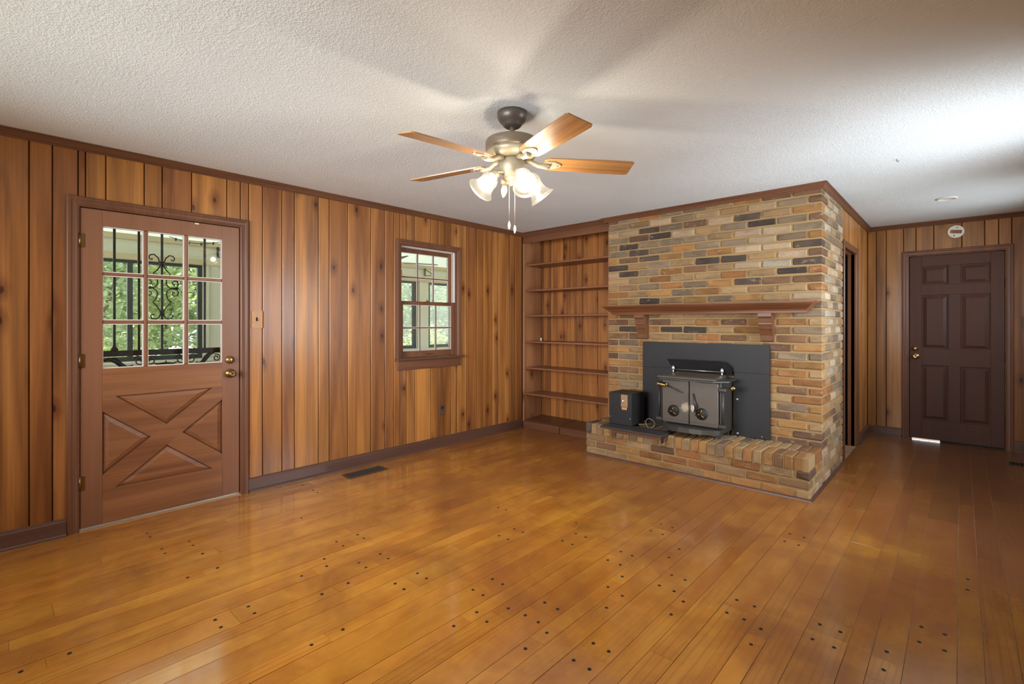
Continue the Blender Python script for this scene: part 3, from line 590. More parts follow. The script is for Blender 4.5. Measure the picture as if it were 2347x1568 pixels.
def sash(x0, x1, y0, y1, z0, z1, st, tr, br, nm):
    s = build('sash', MB().cbox(x0, x1, y0, y0+st, z0, z1, .002).cbox(x0, x1, y1-st, y1, z0, z1, .002).cbox(x0, x1, y0+st, y1-st, z1-tr, z1, .002).cbox(x0, x1, y0+st, y1-st, z0, z0+br, .002), M['trimz'], w1, (1.08, 1.05, 1.0, 1))
    gy0, gy1, gz0, gz1 = y0+st, y1-st, z0+br, z1-tr; cw = (gy1-gy0)/3; xm = (x0+x1)/2
    mu = .006
    for k in (1, 2): build('muntin', MB().cbox(xm-.010, x1-.004, gy0+cw*k-mu, gy0+cw*k+mu, gz0, gz1, .002), M['trimz'], s)
    zm = (gz0+gz1)/2
    for k in range(3): build('muntin', MB().cbox(xm-.010, x1-.004, gy0+cw*k+(mu if k else 0), gy0+cw*(k+1)-(mu if k < 2 else 0), zm-mu, zm+mu, .002), M['trimz'], s)
    for k in range(3):
        for za, zb in ((gz0, zm-mu), (zm+mu, gz1)):
            ya, yb = gy0+cw*k+(mu if k else 0), gy0+cw*(k+1)-(mu if k < 2 else 0); e = .0045
            p = MB().box(xm-.0015, xm+.0007, ya, yb, za, zb); build('pane', p, M['glass'], s)
            b = MB()
            for q in ((ya, ya+e, za, zb), (yb-e, yb, za, zb), (ya+e, yb-e, za, za+e), (ya+e, yb-e, zb-e, zb)): b.box(xm-.004, xm+.006, *q)
            build('glazing_bead', b, M['bead'], s)
    return s
sash(-.098, -.068, 2.788, 3.486, 1.492, 2.066, .045, .045, .034, 'upper')
sash(-.062, -.030, 2.782, 3.496, .962, 1.528, .045, .036, .062, 'lower')
build('sash_lock', MB().cbox(-.062, -.03, 3.105, 3.165, 1.528, 1.536, .002).lathe([(.012, 0), (.012, .010), (.004, .014)], Matrix.Translation((-.045, 3.135, 1.536)), 10), M['brass'], w1)
build('sash_lift', MB().cbox(-.030, -.012, 3.11, 3.18, .985, .992, .002), M['agedbrass'], w1)

# ------------------------------------------------------------------ bookcase
bk = empty('bookcase', (.63, 4.76, 0), 'built-in brown bookcase with six empty shelves beside the brick chimney', 'bookcase')
XE = 1.258; YBK = 4.94
build('side_panel', MB().cbox(.001, .022, 4.605, YBK, 0, 2.40, .001), M['dust'], bk); build('side_panel', MB().cbox(1.240, XE, 4.605, YBK, 0, 2.40, .001), M['dust'], bk)
build('stile', MB().cbox(.001, .026, YB, 4.605, .0, 2.302, .003), M['dust'], bk); build('stile', MB().cbox(1.236, XE, YB, 4.605, .0, 2.302, .003), M['dust'], bk)
build('header', MB().cbox(.001, XE, YB, 4.605, 2.302, H-.002, .003), M['trimx'], bk, (1.05, 1.05, 1.05, 1))
bx = [.022, .055, .171, .371, .475, .657, .881, 1.035, 1.24]
for i, (a, b) in enumerate(zip(bx, bx[1:])):
    t_ = (.8, .78, 1.0, .92, .8, .95, .82, .86)[i]
    build('back_board', MB().cbox(a+.002, b-.002, YBK, YBK+.014, .05, 2.43, .004), M['panel'], bk, (t_*1.0, t_*.90, t_*.95, 1))
build('back', MB().box(.0, XE, YBK+.015, YBK+.03, 0, H), M['backing'], bk)
for z in (2.040, 1.720, 1.406, 1.080, .754, .430):
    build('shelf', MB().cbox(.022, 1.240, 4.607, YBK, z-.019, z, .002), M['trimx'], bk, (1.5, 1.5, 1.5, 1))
for x0, x1 in ((.022, .575), (.582, 1.240)):
    build('base_deck', MB().prism([(4.60, .0), (4.60, .085), (4.63, .098), (YBK, .115), (YBK, 0)], 'X', x0, x1), M['trimx'], bk, (.8, .78, .78, 1))
build('plinth', MB().cbox(.001, .575, YB-.002, 4.60, 0, .086, .003), M['trimx'], bk, (.85, .82, .82, 1)); build('plinth', MB().cbox(.586, 1.27, YB-.002, 4.60, 0, .086, .003), M['trimx'], bk, (.85, .82, .82, 1))
clip_ = MB().lathe([(.012, 0), (.014, .006), (.008, .012), (.008, .020), (.013, .026), (.011, .034), (0, .036)], Matrix.Translation((.045, 4.90, 1.080)), 12)
tag(build('thread_spool', clip_, M['plastic']), 'tiny pale spool at the back corner of the fourth bookcase shelf', 'spool')

# ------------------------------------------------------------------ brick chimney and hearth
rbk = random.Random(21)
PAL = {'o': [(170, 122, 74), (174, 126, 76), (164, 112, 68), (178, 132, 80)], 't': [(172, 140, 100), (164, 130, 92), (178, 146, 104)], 'p': [(190, 164, 132), (196, 168, 138), (182, 152, 118)],
       'g': [(144, 122, 98), (138, 116, 94), (150, 130, 106)], 'b': [(128, 96, 70), (122, 92, 70), (140, 104, 74)], 'd': [(90, 76, 66), (82, 70, 62), (98, 82, 70)], 'w': [(202, 184, 158), (186, 172, 150)]}
def bcol(k):
    r, g, b = rbk.choice(PAL[k]); f = rbk.uniform(.78, .92); c = S(r*f, g*f, b*f); return c
BM = {}
def brick_mesh(lx, ly, lz):
    key = (round(lx, 3), round(ly, 3), round(lz, 3)); L = BM.setdefault(key, [])
    if len(L) < 4:
        mb = MB().cbox(-lx/2, lx/2, -ly/2, ly/2, -lz/2, lz/2, .007)
        j = lambda: rbk.uniform(-.0032, .0032)
        mb.v = [(x+j(), y+j(), z+j()) for x, y, z in mb.v]
        me, _ = mb.mesh('brick', M['brick'], (0, 0, 0)); L.append(me); return me
    return rbk.choice(L)
chim = empty('brick_chimney', ((X0+XC)/2, 5.0, 0), 'brick chimney breast with tan mortar, from hearth to ceiling', 'chimney')
build('mortar_core', MB().box(X0+.009, XC-.009, YF+.009, 5.46, .0, H), M['mortar'], chim)
PZ = .0712; BL, BH, BD = .2190, .0570, .105
ROWS_R = {28: 'bgpt', 27: 'otdp', 26: 'bgdg', 25: 'gppt', 24: 'ogpg', 23: 'dppo', 22: 'bptd', 21: 'dwpt', 20: 'odto', 19: 'bbdo', 18: 'ottt', 17: 'ptog', 29: 'bbot'}
ROWS_L = {28: 'gtpg', 27: 'ppdgb', 26: 'gbdpt', 25: 'tdggg', 24: 'gdgog', 23: 'obdog', 22: 'dtgtd', 21: 'pdgob', 20: 'ttott', 19: 'ttgog', 18: 'otogo', 17: 'otdto', 14: 'btbto', 13: 'tdoddt', 12: 'bbtto'}
cand = []                                            # (visible area, dims, centre, colour key)
for k in range(0, 30):
    zt = 1.557+PZ*(k-17); zc = zt-BH/2
    if zt > H-.012: zt = H-.012; zc = zt-BH/2
    A_row = k % 2 == 0
    seg = []                                          # (x0, x1) along the front
    x = X0+.015 if A_row else X0+.015-.1165
    while x < XC-.02:
        a, b = max(x, X0), min(x+BL, XC); seg.append([a, b]); x += .2325
    if XC-seg[-1][1] > .002: seg[-1][1] = XC
    if seg[-1][1]-seg[-1][0] < .05: seg[-2][1] = XC; seg.pop()
    if A_row: seg[0][0] = X0
    n = len(seg)
    for i, (a, b) in enumerate(seg):
        if zt < .33 and a > 1.30 and b < 3.2: continue
        if a > 1.70 and b < 2.85 and zt < 1.10: continue          # behind the steel surround
        lk = ROWS_L.get(k, ''); rk = ROWS_R.get(k, ''); j = n-1-i
        if j < len(rk): ck = rk[j]
        elif i < len(lk): ck = lk[i]
        elif k >= 16: ck = rbk.choice('ottppggbbdgt')
        else: ck = rbk.choice('ooootttbbgt')
        last = i == n-1
        dy = (BL if (b-a) < .15 else BD) if last else BD*.6
        ya = YF+rbk.uniform(-.0015, .003)
        dist2 = ((a+b)/2-4.05)**2+ya**2
        cand.append(((b-a)*BH/dist2*(10 if last else 1)*.9, (b-a, dy, BH), ((a+b)/2, ya+dy/2, zc), ck))
        if last:
            y = ya+dy+.012
            while y < 5.44:
                y2 = min(y+BL, 5.455)
                if 5.455-y2 < .06: y2 = 5.455
                c2 = rbk.choice('pppwtgggpt')  # paler mix puts the cool daylight on the side face into brick colour
                if zt < .9: c2 = rbk.choice('pptttggob')
                cand.append(((y2-y)*BH/25*.16*(1 if y < 5.2 else .5), (BD*.6, y2-y, BH), (XC-BD*.3+rbk.uniform(-.003, .0015), (y+y2)/2, zc), c2)); y = y2+.012
for k in range(-4, 0):
    zt = 1.557+PZ*(k-17); y = YF+.004+(0 if k % 2 else .1165)
    while y < 5.44:
        y2 = min(y+BL, 5.455)
        if y2-y > .04: cand.append((1e-6, (BD*.6, y2-y, BH), (XC-BD*.3+rbk.uniform(-.003, .0015), (y+y2)/2, zt-BH/2), rbk.choice('pptttggob')))
        y = y2+.012
cand.sort(key=lambda q: -q[0])
rest = MB(); restc = []
for i, (ar, dim, c, ck) in enumerate(cand):
    if i < 298: link('brick', brick_mesh(*dim), c, chim, bcol(ck))
    else:
        lx, ly, lz = dim; n0 = len(rest.f); rest.cbox(c[0]-lx/2, c[0]+lx/2, c[1]-ly/2, c[1]+ly/2, c[2]-lz/2, c[2]+lz/2, .004); restc += [bcol(ck)]*(len(rest.f)-n0)
print('BRICKS', len(cand))
if rest.v:
    ro = build('brick_rest', rest, M['brickrest'], chim, kind='stuff')
    at = ro.data.attributes.new('tint', 'FLOAT_COLOR', 'FACE')
    for q, cc in zip(at.data, restc): q.color = cc

XH0 = 1.286
hea = empty('brick_hearth', (2.26, 4.31, 0), 'raised brick hearth under the black stove', 'hearth')
build('mortar_bed', MB().box(XH0+.008, XC-.008, YH+.008, YF+.005, 0, ZH-.010), M['mortar'], hea)
hz = lambda: rbk.uniform(-.002, .002)
def hb(x0, x1, y0, y1, z0, z1, ck): link('brick', brick_mesh(x1-x0, y1-y0, z1-z0), ((x0+x1)/2+hz(), (y0+y1)/2+hz(), (z0+z1)/2), hea, bcol(ck))
x = XH0; i = 0
while x < XC-.03:                                    # rowlock edge and the row behind it
    x1 = min(x+.0600, XC)
    if XC-x1 < .03: x1 = XC
    hb(x, x1, YH-.004, YH+.205, ZH-.103, ZH+rbk.uniform(-.002, .003), rbk.choice('ooottbt' if i % 9 else 'gd'))
    x = x1+.0112; i += 1
x = XH0-.03
while x < XC-.03:
    a, b = max(x, XH0), min(x+.0600, XC)
    if XC-b < .03: b = XC
    if b-a > .025: hb(a, b, YH+.217, YF-.004, ZH-.103, ZH+rbk.uniform(-.002, .002), rbk.choice('oottbtpg'))
    x += .0712
for j, (zt, off) in enumerate(((.207, 0), (.137, -.1165), (.067, 0))):
    x = XH0+off
    while x < XC-.02:
        a, b = max(x, XH0), min(x+BL, XC)
        if XC-b < .05: b = XC
        if b-a > .04: hb(a, b, YH, YH+(.105 if b < XC else (BL if b-a < .15 else .105)), zt-.0575, zt, rbk.choice('oooottbt'))
        x += .2325
    y = YH+(.117 if j % 2 == 0 else .232)
    while y < YF-.03:
        y2 = min(y+BL, YF-.004)
        if y2-y > .03: hb(XC-.06, XC, y, y2, zt-.0575, zt, rbk.choice('tptgo'))
        y = y2+.012

# ------------------------------------------------------------------ mantel
mt = empty('mantel_shelf', (2.265, 4.44, 1.39), 'stained wood mantel shelf on two corbels across the brick chimney', 'mantel')
MP = [(0, 1.390), (.002, 1.408), (.010, 1.411), (.012, 1.417), (.016, 1.420), (.030, 1.431), (.046, 1.448), (.056, 1.456), (.060, 1.462), (.066, 1.463), (.068, 1.467), (.076, 1.470), (.078, 1.484), (-.05, 1.484), (-.05, 1.390)]
mpth = [(1.390, YF-.002, 0), (1.390, 4.415, 0), (3.141, 4.415, 0), (3.141, YF-.002, 0)]
build('moulding', MB().sweep([(-a, b) for a, b in MP], mpth, (0, 0, 1)), M['mantel'], mt)
build('top_board', MB().box(1.435, 3.096, 4.46, YF-.002, 1.40, 1.4835), M['mantel'], mt)
for x0, x1 in ((1.634, 1.736), (2.788, 2.890)):
    P_ = [(YF-.002, 1.389), (4.425, 1.389), (4.425, 1.362), (4.432, 1.356), (4.440, 1.350), (4.446, 1.344), (4.452, 1.318), (4.446, 1.308), (4.446, 1.296), (4.456, 1.290), (4.462, 1.276), (4.456, 1.270), (4.458, 1.262), (4.474, 1.242), (4.494, 1.200), (4.500, 1.156), (4.506, 1.150), (YF-.002, 1.150)]
    build('corbel', MB().prism(P_, 'X', x0, x1), M['trimz'], mt)

# ------------------------------------------------------------------ wood stove insert
st = empty('wood_stove', (2.29, 4.36, ZH), 'black iron wood stove insert with double doors on the brick hearth', 'stove')
ys0, ys1 = 4.504, 4.527
def rpanel(x0, x1, z0, z1, r0=.0, r1=.0):
    pts = [(x0, z0), (x1, z0)]
    for cx_, cz_, a0, r in ((x1, z1, 0, r1), (x0, z1, 90, r0)):
        if r <= 0: pts.append((cx_, cz_)); continue
        ox = cx_-r if a0 == 0 else cx_+r
        pts += [(ox+r*math.cos(math.radians(a0+q*22.5)), cz_-r+r*math.sin(math.radians(a0+q*22.5))) for q in range(5)]
    return pts
build('surround_panel', MB().prism(rpanel(1.690, 2.860, .872, 1.120, .012, .022), 'Y', ys0, ys1), M['black'], st)
build('surround_panel', MB().prism(rpanel(1.690, 2.02, ZH, .870), 'Y', ys0, ys1), M['black'], st)
build('surround_panel', MB().prism(rpanel(2.57, 2.860, ZH+.004, .870), 'Y', ys0, ys1), M['black'], st)
build('body', MB().cbox(2.030, 2.550, 4.250, 4.530, .350, .806, .008), M['stove'], st)
for x in (2.045, 2.500):
    for y in (4.256, 4.46): build('foot', MB().prism([(x, .35), (x+.036, .35), (x+.032, ZH), (x+.004, ZH)], 'Y', y, y+.036), M['stove'], st)
def arch(x): return .748+.046*(1-((x-2.29)/.26)**2)
for x0, x1 in ((2.040, 2.287), (2.292, 2.540)):
    d = build('stove_door', MB().cbox(x0, x1, 4.205, 4.248, .412, .796, .006), M['stovedoor'], st)
    n = 10; xs = [x0+.004+(x1-x0-.008)*q/n for q in range(n+1)]
    build('arched_ridge', MB().prism([(x, arch(x)-.006) for x in xs]+[(x, arch(x)+.004) for x in xs[::-1]], 'Y', 4.198, 4.206), M['stovedoor'], d)
    build('lower_ridge', MB().cbox(x0+.004, x1-.004, 4.199, 4.206, .436, .446, .002), M['stovedoor'], d)
    xc = 2.150 if x0 < 2.2 else 2.402
    dc = build('draft_control', MB().lathe([(.052, 0), (.052, .006), (.044, .013), (.016, .016), (.013, .024), (0, .026)], axis_m((xc, 4.205, .520), (0, -1, 0)), 24), M['black'], d)
for xc in (2.150, 2.402):
    sk = MB()
    for a in (75, 195, 315):
        a = math.radians(a); sk.tube([(xc, 4.178, .520), (xc+.024*math.cos(a), 4.176, .520+.024*math.sin(a)), (xc+.048*math.cos(a), 4.186, .520+.048*math.sin(a))], [.008, .006, .005], 6)
    build('draft_spokes', sk, M['agedbrass'], st)
for x0, x1 in ((1.975, 2.040), (2.540, 2.600)):
    for z in (.742, .432): build('hinge', MB().cbox(x0, x1, 4.206, 4.26, z-.016, z+.016, .006), M['stove'], st)
build('hinge_pin', MB().tube([(2.572, 4.225, .448), (2.572, 4.225, .726)], .012, 10), M['stove'], st); build('hinge_pin', MB().tube([(2.004, 4.225, .448), (2.004, 4.225, .726)], .010, 10), M['stove'], st)
build('ash_lip', MB().prism([(2.070, 4.25), (2.075, 4.135), (2.14, 4.105), (2.24, 4.088), (2.34, 4.088), (2.44, 4.105), (2.53, 4.14), (2.565, 4.175), (2.565, 4.25)], 'Z', .362, .402), M['stove'], st)
tp = [(1.955, 4.235), (2.055, 4.112), (2.530, 4.112), (2.625, 4.225), (2.600, 4.505), (1.975, 4.505)]
tpi, tpo = inset(tp, .02)
build('top_plate', MB().prism(tpo, 'Z', .806, .816).prism(tpo, 'Z', .816, .824, tpi), M['stove'], st)
rs, _ = inset([(2.03, 4.125), (2.55, 4.125), (2.52, 4.46), (2.04, 4.46)], .03)
build('cook_top', MB().prism([(2.03, 4.125), (2.55, 4.125), (2.52, 4.46), (2.04, 4.46)], 'Z', .822, .832).prism([(2.03, 4.125), (2.55, 4.125), (2.52, 4.46), (2.04, 4.46)], 'Z', .832, .842, rs), M['stovedoor'], st)
for x in (2.050, 2.498): build('finial', MB().lathe([(.008, 0), (.008, .014), (.006, .018), (.013, .028), (.016, .040), (.013, .054), (.006, .064), (0, .067)], Matrix.Translation((x, 4.415, .842)), 14), M['chrome'], st)
build('rail', MB().tube([(2.05, 4.43, .870), (2.498, 4.43, .872)], .0035, 6), M['chrome'], st)
dfl = [(1.995, .968), (2.500, .968), (2.560, .925), (2.575, .842), (2.04, .845)]
build('heat_deflector', MB().add([(x, 4.40+(.968-z)*.55, z) for x, z in dfl]+[(x, 4.404+(.968-z)*.55, z) for x, z in dfl], [(0, 1, 2, 3, 4), (9, 8, 7, 6, 5)]+[(i, (i+1) % 5, 5+(i+1) % 5, 5+i) for i in range(5)]), M['black'], st)
def coil(p0, p1, r, turns, wr):
    p0, p1 = Vector(p0), Vector(p1); m = axis_m(p0, p1-p0); L = (p1-p0).length; n = int(turns*8)
    return [m @ Vector((r*(1-.35*abs(2*i/n-1))*math.cos(2*math.pi*turns*i/n), r*(1-.35*abs(2*i/n-1))*math.sin(2*math.pi*turns*i/n), L*i/n)) for i in range(n+1)], wr
pth, wr_ = coil((2.020, 4.160, .760), (2.100, 4.160, .746), .019, 7, .005); build('spring_handle', MB().tube(pth, wr_, 6), M['brass'], st)
build('latch_rod', MB().tube([(2.085, 4.17, .750), (2.150, 4.175, .724), (2.236, 4.185, .690)], .006, 8), M['stove'], st)
pth, wr_ = coil((2.338, 4.165, .590), (2.348, 4.130, .545), .017, 6, .0045); build('spring_handle', MB().tube(pth, wr_, 6), M['chrome'], st)
build('latch_rod', MB().tube([(2.332, 4.192, .692), (2.345, 4.180, .63), (2.368, 4.172, .575)], [.006, .008, .010], 8), M['stove'], st)
build('damper_knob', MB().lathe([(.005, -.055), (.005, 0), (.019, .004), (.023, .016), (.015, .032), (.002, .042)], axis_m((2.610, 4.30, .752), (1, 0, 0)), 14), M['brass'], st)
for x, z in ((2.598, .635), (2.60, .335)): build('bolt_head', MB().lathe([(.010, 0), (.010, .004), (.006, .007)], axis_m((x, ys0, z), (0, -1, 0)), 12), M['chrome'], st)
build('bolt_head', MB().lathe([(.005, 0), (.004, .003)], axis_m((2.80, ys0, .335), (0, -1, 0)), 8), M['chrome'], st)

# blower box, metal shelf, cord
ms = empty('metal_shelf', (1.86, 4.06, ZH), 'flat dark metal shelf overhanging the hearth edge below the blower box', 'shelf')
build('slab', MB().cbox(1.535, 2.150, 3.955, 4.160, ZH+.004, ZH+.024, .002), M['stove'], ms)
build('bracket', MB().box(2.142, 2.148, 3.965, 4.01, ZH-.050, ZH+.004), M['black'], ms)
build('apron_strip', MB().box(1.60, 2.142, 4.060, 4.080, ZH-.048, ZH+.004), M['trimx'], ms)  # dark strip standing in for the shadow under the shelf
bb = empty('blower_box', (1.657, 4.245, ZH+.024), 'black metal blower box with a tan control plate left of the stove', 'blower')
bz = ZH+.0245
build('case', MB().cbox(1.537, 1.776, 4.115, 4.370, bz, .640, .004), M['black'], bb)
build('feet', MB().box(1.56, 1.58, 4.34, 4.36, ZH, bz).box(1.73, 1.75, 4.34, 4.36, ZH, bz), M['black'], bb)
build('control_plate', MB().cbox(1.668, 1.738, 4.111, 4.116, .508, .627, .002), M['copper'], bb)
build('label_plate', MB().cbox(1.676, 1.730, 4.112, 4.116, .484, .506, .001), M['tan'], bb)
build('dial', MB().lathe([(.013, 0), (.013, .010), (.009, .014), (0, .014)], axis_m((1.690, 4.111, .566), (0, -1, 0)), 16), M['chrome'], bb)
for x in (1.546, 1.762): build('screw', MB().lathe([(.006, 0), (.004, .003)], axis_m((x, 4.115, .405), (0, -1, 0)), 8), M['chrome'], bb)
cd = [Vector((1.81, 4.30, ZH+.05))]
for i in range(22): a = math.pi*.9+i*.30; cd.append(Vector((1.90+.045*math.cos(a), 4.24+.012*math.sin(i*.7), ZH+.052+.045*math.sin(a))))
cd += [Vector((1.84, 4.27, ZH+.03)), Vector((1.80, 4.22, ZH+.030)), Vector((1.785, 4.3, ZH+.03))]
tag(build('power_cord', MB().tube(cd, .005, 6), M['cordmat']), 'coiled grey power cord on the hearth between blower box and stove', 'cord')

# ------------------------------------------------------------------ ceiling fan
FX, FY = 2.28, 1.92
fan = empty('ceiling_fan', (FX, FY, H), 'five blade ceiling fan with lit frosted glass shades in the middle of the ceiling', 'ceiling fan')
T0 = Matrix.Translation((FX, FY, 0))
build('canopy', MB().lathe([(.080, H), (.081, H-.018), (.078, H-.034), (.066, H-.052), (.054, H-.060), (.050, H-.070), (.040, H-.078), (.018, H-.080)][::-1], T0, 32), M['bronze'], fan)
build('downrod', MB().lathe([(.014, 2.292), (.014, 2.36)], T0, 14).lathe([(.030, 2.296), (.022, 2.306), (.016, 2.322)], T0, 16), M['motor'], fan)
build('motor', MB().lathe([(.10, 2.222), (.139, 2.226), (.143, 2.236), (.143, 2.272), (.139, 2.280), (.120, 2.288), (.060, 2.298), (.02, 2.300)], T0, 40), M['motor'], fan)
build('flywheel', MB().lathe([(.06, 2.182), (.104, 2.184), (.122, 2.194), (.134, 2.212), (.136, 2.226)], T0, 36), M['nickel'], fan)
build('switch_housing', MB().lathe([(.020, 2.082), (.044, 2.086), (.050, 2.100), (.064, 2.115), (.068, 2.135), (.068, 2.176), (.060, 2.184)], T0, 28), M['nickel'], fan)
build('light_fitter', MB().lathe([(.004, 2.036), (.012, 2.040), (.016, 2.052), (.012, 2.060), (.028, 2.068), (.036, 2.080), (.030, 2.090)], T0, 20), M['nickel'], fan)
OUT = [(.17, .045), (.20, .058), (.30, .062), (.52, .068), (.645, .068), (.660, .060)]
for i in range(5):
    az = math.radians(-22+72*i); d = Vector((math.cos(az), math.sin(az), 0)); nn = Vector((-math.sin(az), math.cos(az), 0)); pt = math.radians(-12)
    wv_ = nn*math.cos(pt)+Vector((0, 0, math.sin(pt))); up = d.cross(wv_)
    zt = 2.150 if i in (0, 4) else 2.162
    org = Vector((FX, FY, 2.168)); dd = (d*.66+Vector((0, 0, zt-2.168))).normalized()
    m4 = Matrix(((dd.x, wv_.x, up.x, org.x), (dd.y, wv_.y, up.y, org.y), (dd.z, wv_.z, up.z, org.z), (0, 0, 0, 1)))
    o2 = [(r, s) for r, s in OUT]+[(r, -s) for r, s in OUT[::-1]]
    mb = MB().prism(o2, 'Z', -.003, .003)
    c = m4 @ Vector((.42, 0, 0))
    me, _ = mb.mesh('blade', M['blade'], (.42, 0, 0))
    b = link('blade', me, c, fan, (1, 1, 1, 1)); b.rotation_euler = m4.to_euler()
    ia = MB(); iron = [(.07, 0, .012), (.105, 0, .006), (.14, 0, -.012), (.175, 0, -.014), (.20, 0, -.009)]
    ia.tube([m4 @ Vector(q) for q in iron], [.016, .014, .013, .016, .018], 8)
    pl = MB().prism([(.165, -.018), (.19, -.034), (.225, -.036), (.262, -.012), (.266, 0), (.262, .012), (.225, .036), (.19, .034), (.165, .018)], 'Z', -.009, -.0032)
    ia.add([m4 @ Vector(v) for v in pl.v], pl.f)
    ii = build('blade_iron', ia, M['nickel'], fan)
    for q in ((.205, .022), (.205, -.022), (.245, 0)): build('screw', MB().lathe([(.005, -.012), (.005, -.009)], m4 @ Matrix.Translation((q[0], q[1], 0)), 8), M['chrome'], ii)
BELL = [(.021, 0), (.026, .006), (.040, .020), (.047, .040), (.046, .060), (.050, .082), (.062, .104), (.074, .116)]; THIN = [.05, .05, .08, .10, .20, .44, .60, .62]
camaz = math.degrees(math.atan2(-FY, 4.048-FX))
for i, (rel, lit) in enumerate(((-66, 1), (24, 1), (114, 1), (204, 0))):
    az = math.radians(camaz+rel); d = Vector((math.cos(az), math.sin(az), 0)); tilt = math.radians(48)
    ax = d*math.cos(tilt)+Vector((0, 0, -math.sin(tilt))); p0 = Vector((FX, FY, 2.100))+d*.045
    p1 = Vector((FX, FY, 2.106))+d*.084
    arm = build('light_arm', MB().tube([Vector((FX, FY, 2.098))+d*.03, p0+Vector((0, 0, .01)), p1, p1+ax*.014], .009, 8), M['nickel'], fan)
    base = p1+ax*.012
    build('socket', MB().lathe([(.012, -.006), (.024, 0), (.024, .022), (.020, .026)], axis_m(base, ax), 16), M['nickel'], arm)
    if lit:
        m_ = axis_m(base+ax*.018, ax)
        inner = [(r-.003, h) for r, h in BELL]
        ls = build('lamp_shade', MB().lathe(BELL, m_, 32), M['shade'], arm)
        ta = ls.data.attributes.new('thin', 'FLOAT', 'POINT')       # the glass is dense at the neck and thin at the flared rim
        for q_, vv_ in enumerate(ta.data): vv_.value = THIN[q_//32]
        build('bulb', MB().lathe([(.011, .004), (.013, .02), (.024, .045), (.026, .06), (.018, .078), (0, .084)], m_, 16), M['bulb'], arm)
        l = bpy.data.lights.new('bulb_light', 'POINT'); l.energy = 36; l.color = (1, .90, .76); l.shadow_soft_size = .022
        lo = bpy.data.objects.new('bulb_light', l); COL.objects.link(lo); lo.parent = fan; lo.location = base+ax*.075-Vector((FX, FY, H))
    else:
        build('bulb', MB().lathe([(.010, .02), (.012, .03), (.018, .05), (.0175, .065), (.010, .085), (.002, .098)], axis_m(base, (ax+Vector((0, 0, -1.2))).normalized()), 14), M['bareglass'], arm, label='bare candle bulb without a shade')
for dx, zb in ((-.016, 1.842), (.014, 1.822)):
    px, py = FX+dx*math.cos(YAW)+.03*math.sin(YAW), FY+dx*math.sin(YAW)-.03*math.cos(YAW)
    ch = build('pull_chain', MB().tube([(px, py, 2.06), (px, py, zb)], .0016, 6), M['nickel'], fan)
    build('chain_fob', MB().lathe([(.002, .002), (.006, -.008), (.0075, -.020), (.005, -.036), (.001, -.042)][::-1], Matrix.Translation((px, py, zb)), 10), M['bareglass'], ch)
# maker's script on the motor band, facing the door side of the camera
tc_ = bpy.data.curves.new('lettering', 'FONT'); tc_.body = 'Hunter'; tc_.size = .017; tc_.extrude = .0004; tc_.align_x = 'CENTER'; tc_.align_y = 'CENTER'; tc_.shear = .25
tc_.materials.append(M['nickel'])
la = math.radians(camaz-27); lp = Vector((FX+.1436*math.cos(la), FY+.1436*math.sin(la), 2.254))
to_ = bpy.data.objects.new('lettering_curve', tc_); lme = bpy.data.meshes.new_from_object(to_); bpy.data.objects.remove(to_)
lt = link('lettering', lme, lp, fan); lt.rotation_euler = (math.pi/2, 0, la+math.pi/2)

# ------------------------------------------------------------------ small wall, ceiling and floor things
pl = [(1.488, 1.268), (1.488, 1.402), (1.415, 1.402), (1.406, 1.396), (1.405, 1.385), (1.410, 1.365), (1.411, 1.348), (1.408, 1.336), (1.411, 1.322), (1.410, 1.305), (1.404, 1.286), (1.406, 1.275), (1.415, 1.268)]
sw = empty('light_switch', (0, 1.447, 1.335), 'tan scalloped wooden switch plate beside the entry door', 'switch')
pi_, po_ = inset([(y, z) for y, z in [(1.488, 1.268), (1.488, 1.402), (1.410, 1.402), (1.405, 1.385), (1.405, 1.285), (1.410, 1.268)]], .004)
build('plate', MB().prism(pl, 'X', .0, .007), M['tan'], sw)
build('toggle', MB().box(.007, .0075, 1.439, 1.451, 1.322, 1.352).cbox(.0075, .016, 1.441, 1.449, 1.324, 1.338, .001), M['hole'], sw)
for z in (1.365, 1.308): build('screw', MB().lathe([(.004, 0), (.003, .002)], axis_m((.007, 1.446, z), (1, 0, 0)), 8), M['agedbrass'], sw)
ol = empty('wall_outlet', (0, 3.295, .385), 'brown electrical outlet low on the left wall below the window', 'outlet')
build('plate', MB().cbox(0, .005, 3.262, 3.330, .330, .440, .002), M['brownplate'], ol)
for z in (.408, .362): build('socket', MB().lathe([(.016, 0), (.016, .003), (.012, .0035), (.012, .001), (0, .001)], axis_m((.005, 3.296, z), (1, 0, 0)), 16), M['hole'] if z > .4 else M['agedbrass'], ol)
def vent(x0, x1, y0, y1, label, along='Y'):
    v = empty('floor_vent', ((x0+x1)/2, (y0+y1)/2, 0), label, 'vent')
    e = .012; f = MB()
    for q in ((x0, x0+e, y0, y1), (x1-e, x1, y0, y1), (x0+e, x1-e, y0, y0+e), (x0+e, x1-e, y1-e, y1)): f.cbox(*q, .0005, .006, .002)
    build('frame', f, M['brownplate'], v); build('duct', MB().box(x0+e, x1-e, y0+e, y1-e, .0004, .0012), M['hole'], v)
    n = 5
    for k in range(n):
        x = x0+e+(x1-x0-2*e)*(k+.5)/n; build('louver', MB().box(x-.0012, x+.0012, y0+e, y1-e, .0012, .0045), M['bronze'], v)
vent(.138, .290, 2.080, 2.452, 'brown floor vent near the left baseboard under the window')
vent(4.372, 4.52, 6.380, 6.56, 'dark floor vent in the hall in front of the six panel door')
dr = empty('detector_bracket', (4.010, YR, 2.293), 'white round detector mounting ring above the six panel door', 'bracket')
ring = []; n = 36; r0, hw_, hh = .067, .046, .019; rot = math.radians(-8)
outer = [(4.010+r0*math.cos(2*math.pi*i/n), 2.293+r0*math.sin(2*math.pi*i/n)) for i in range(n)]
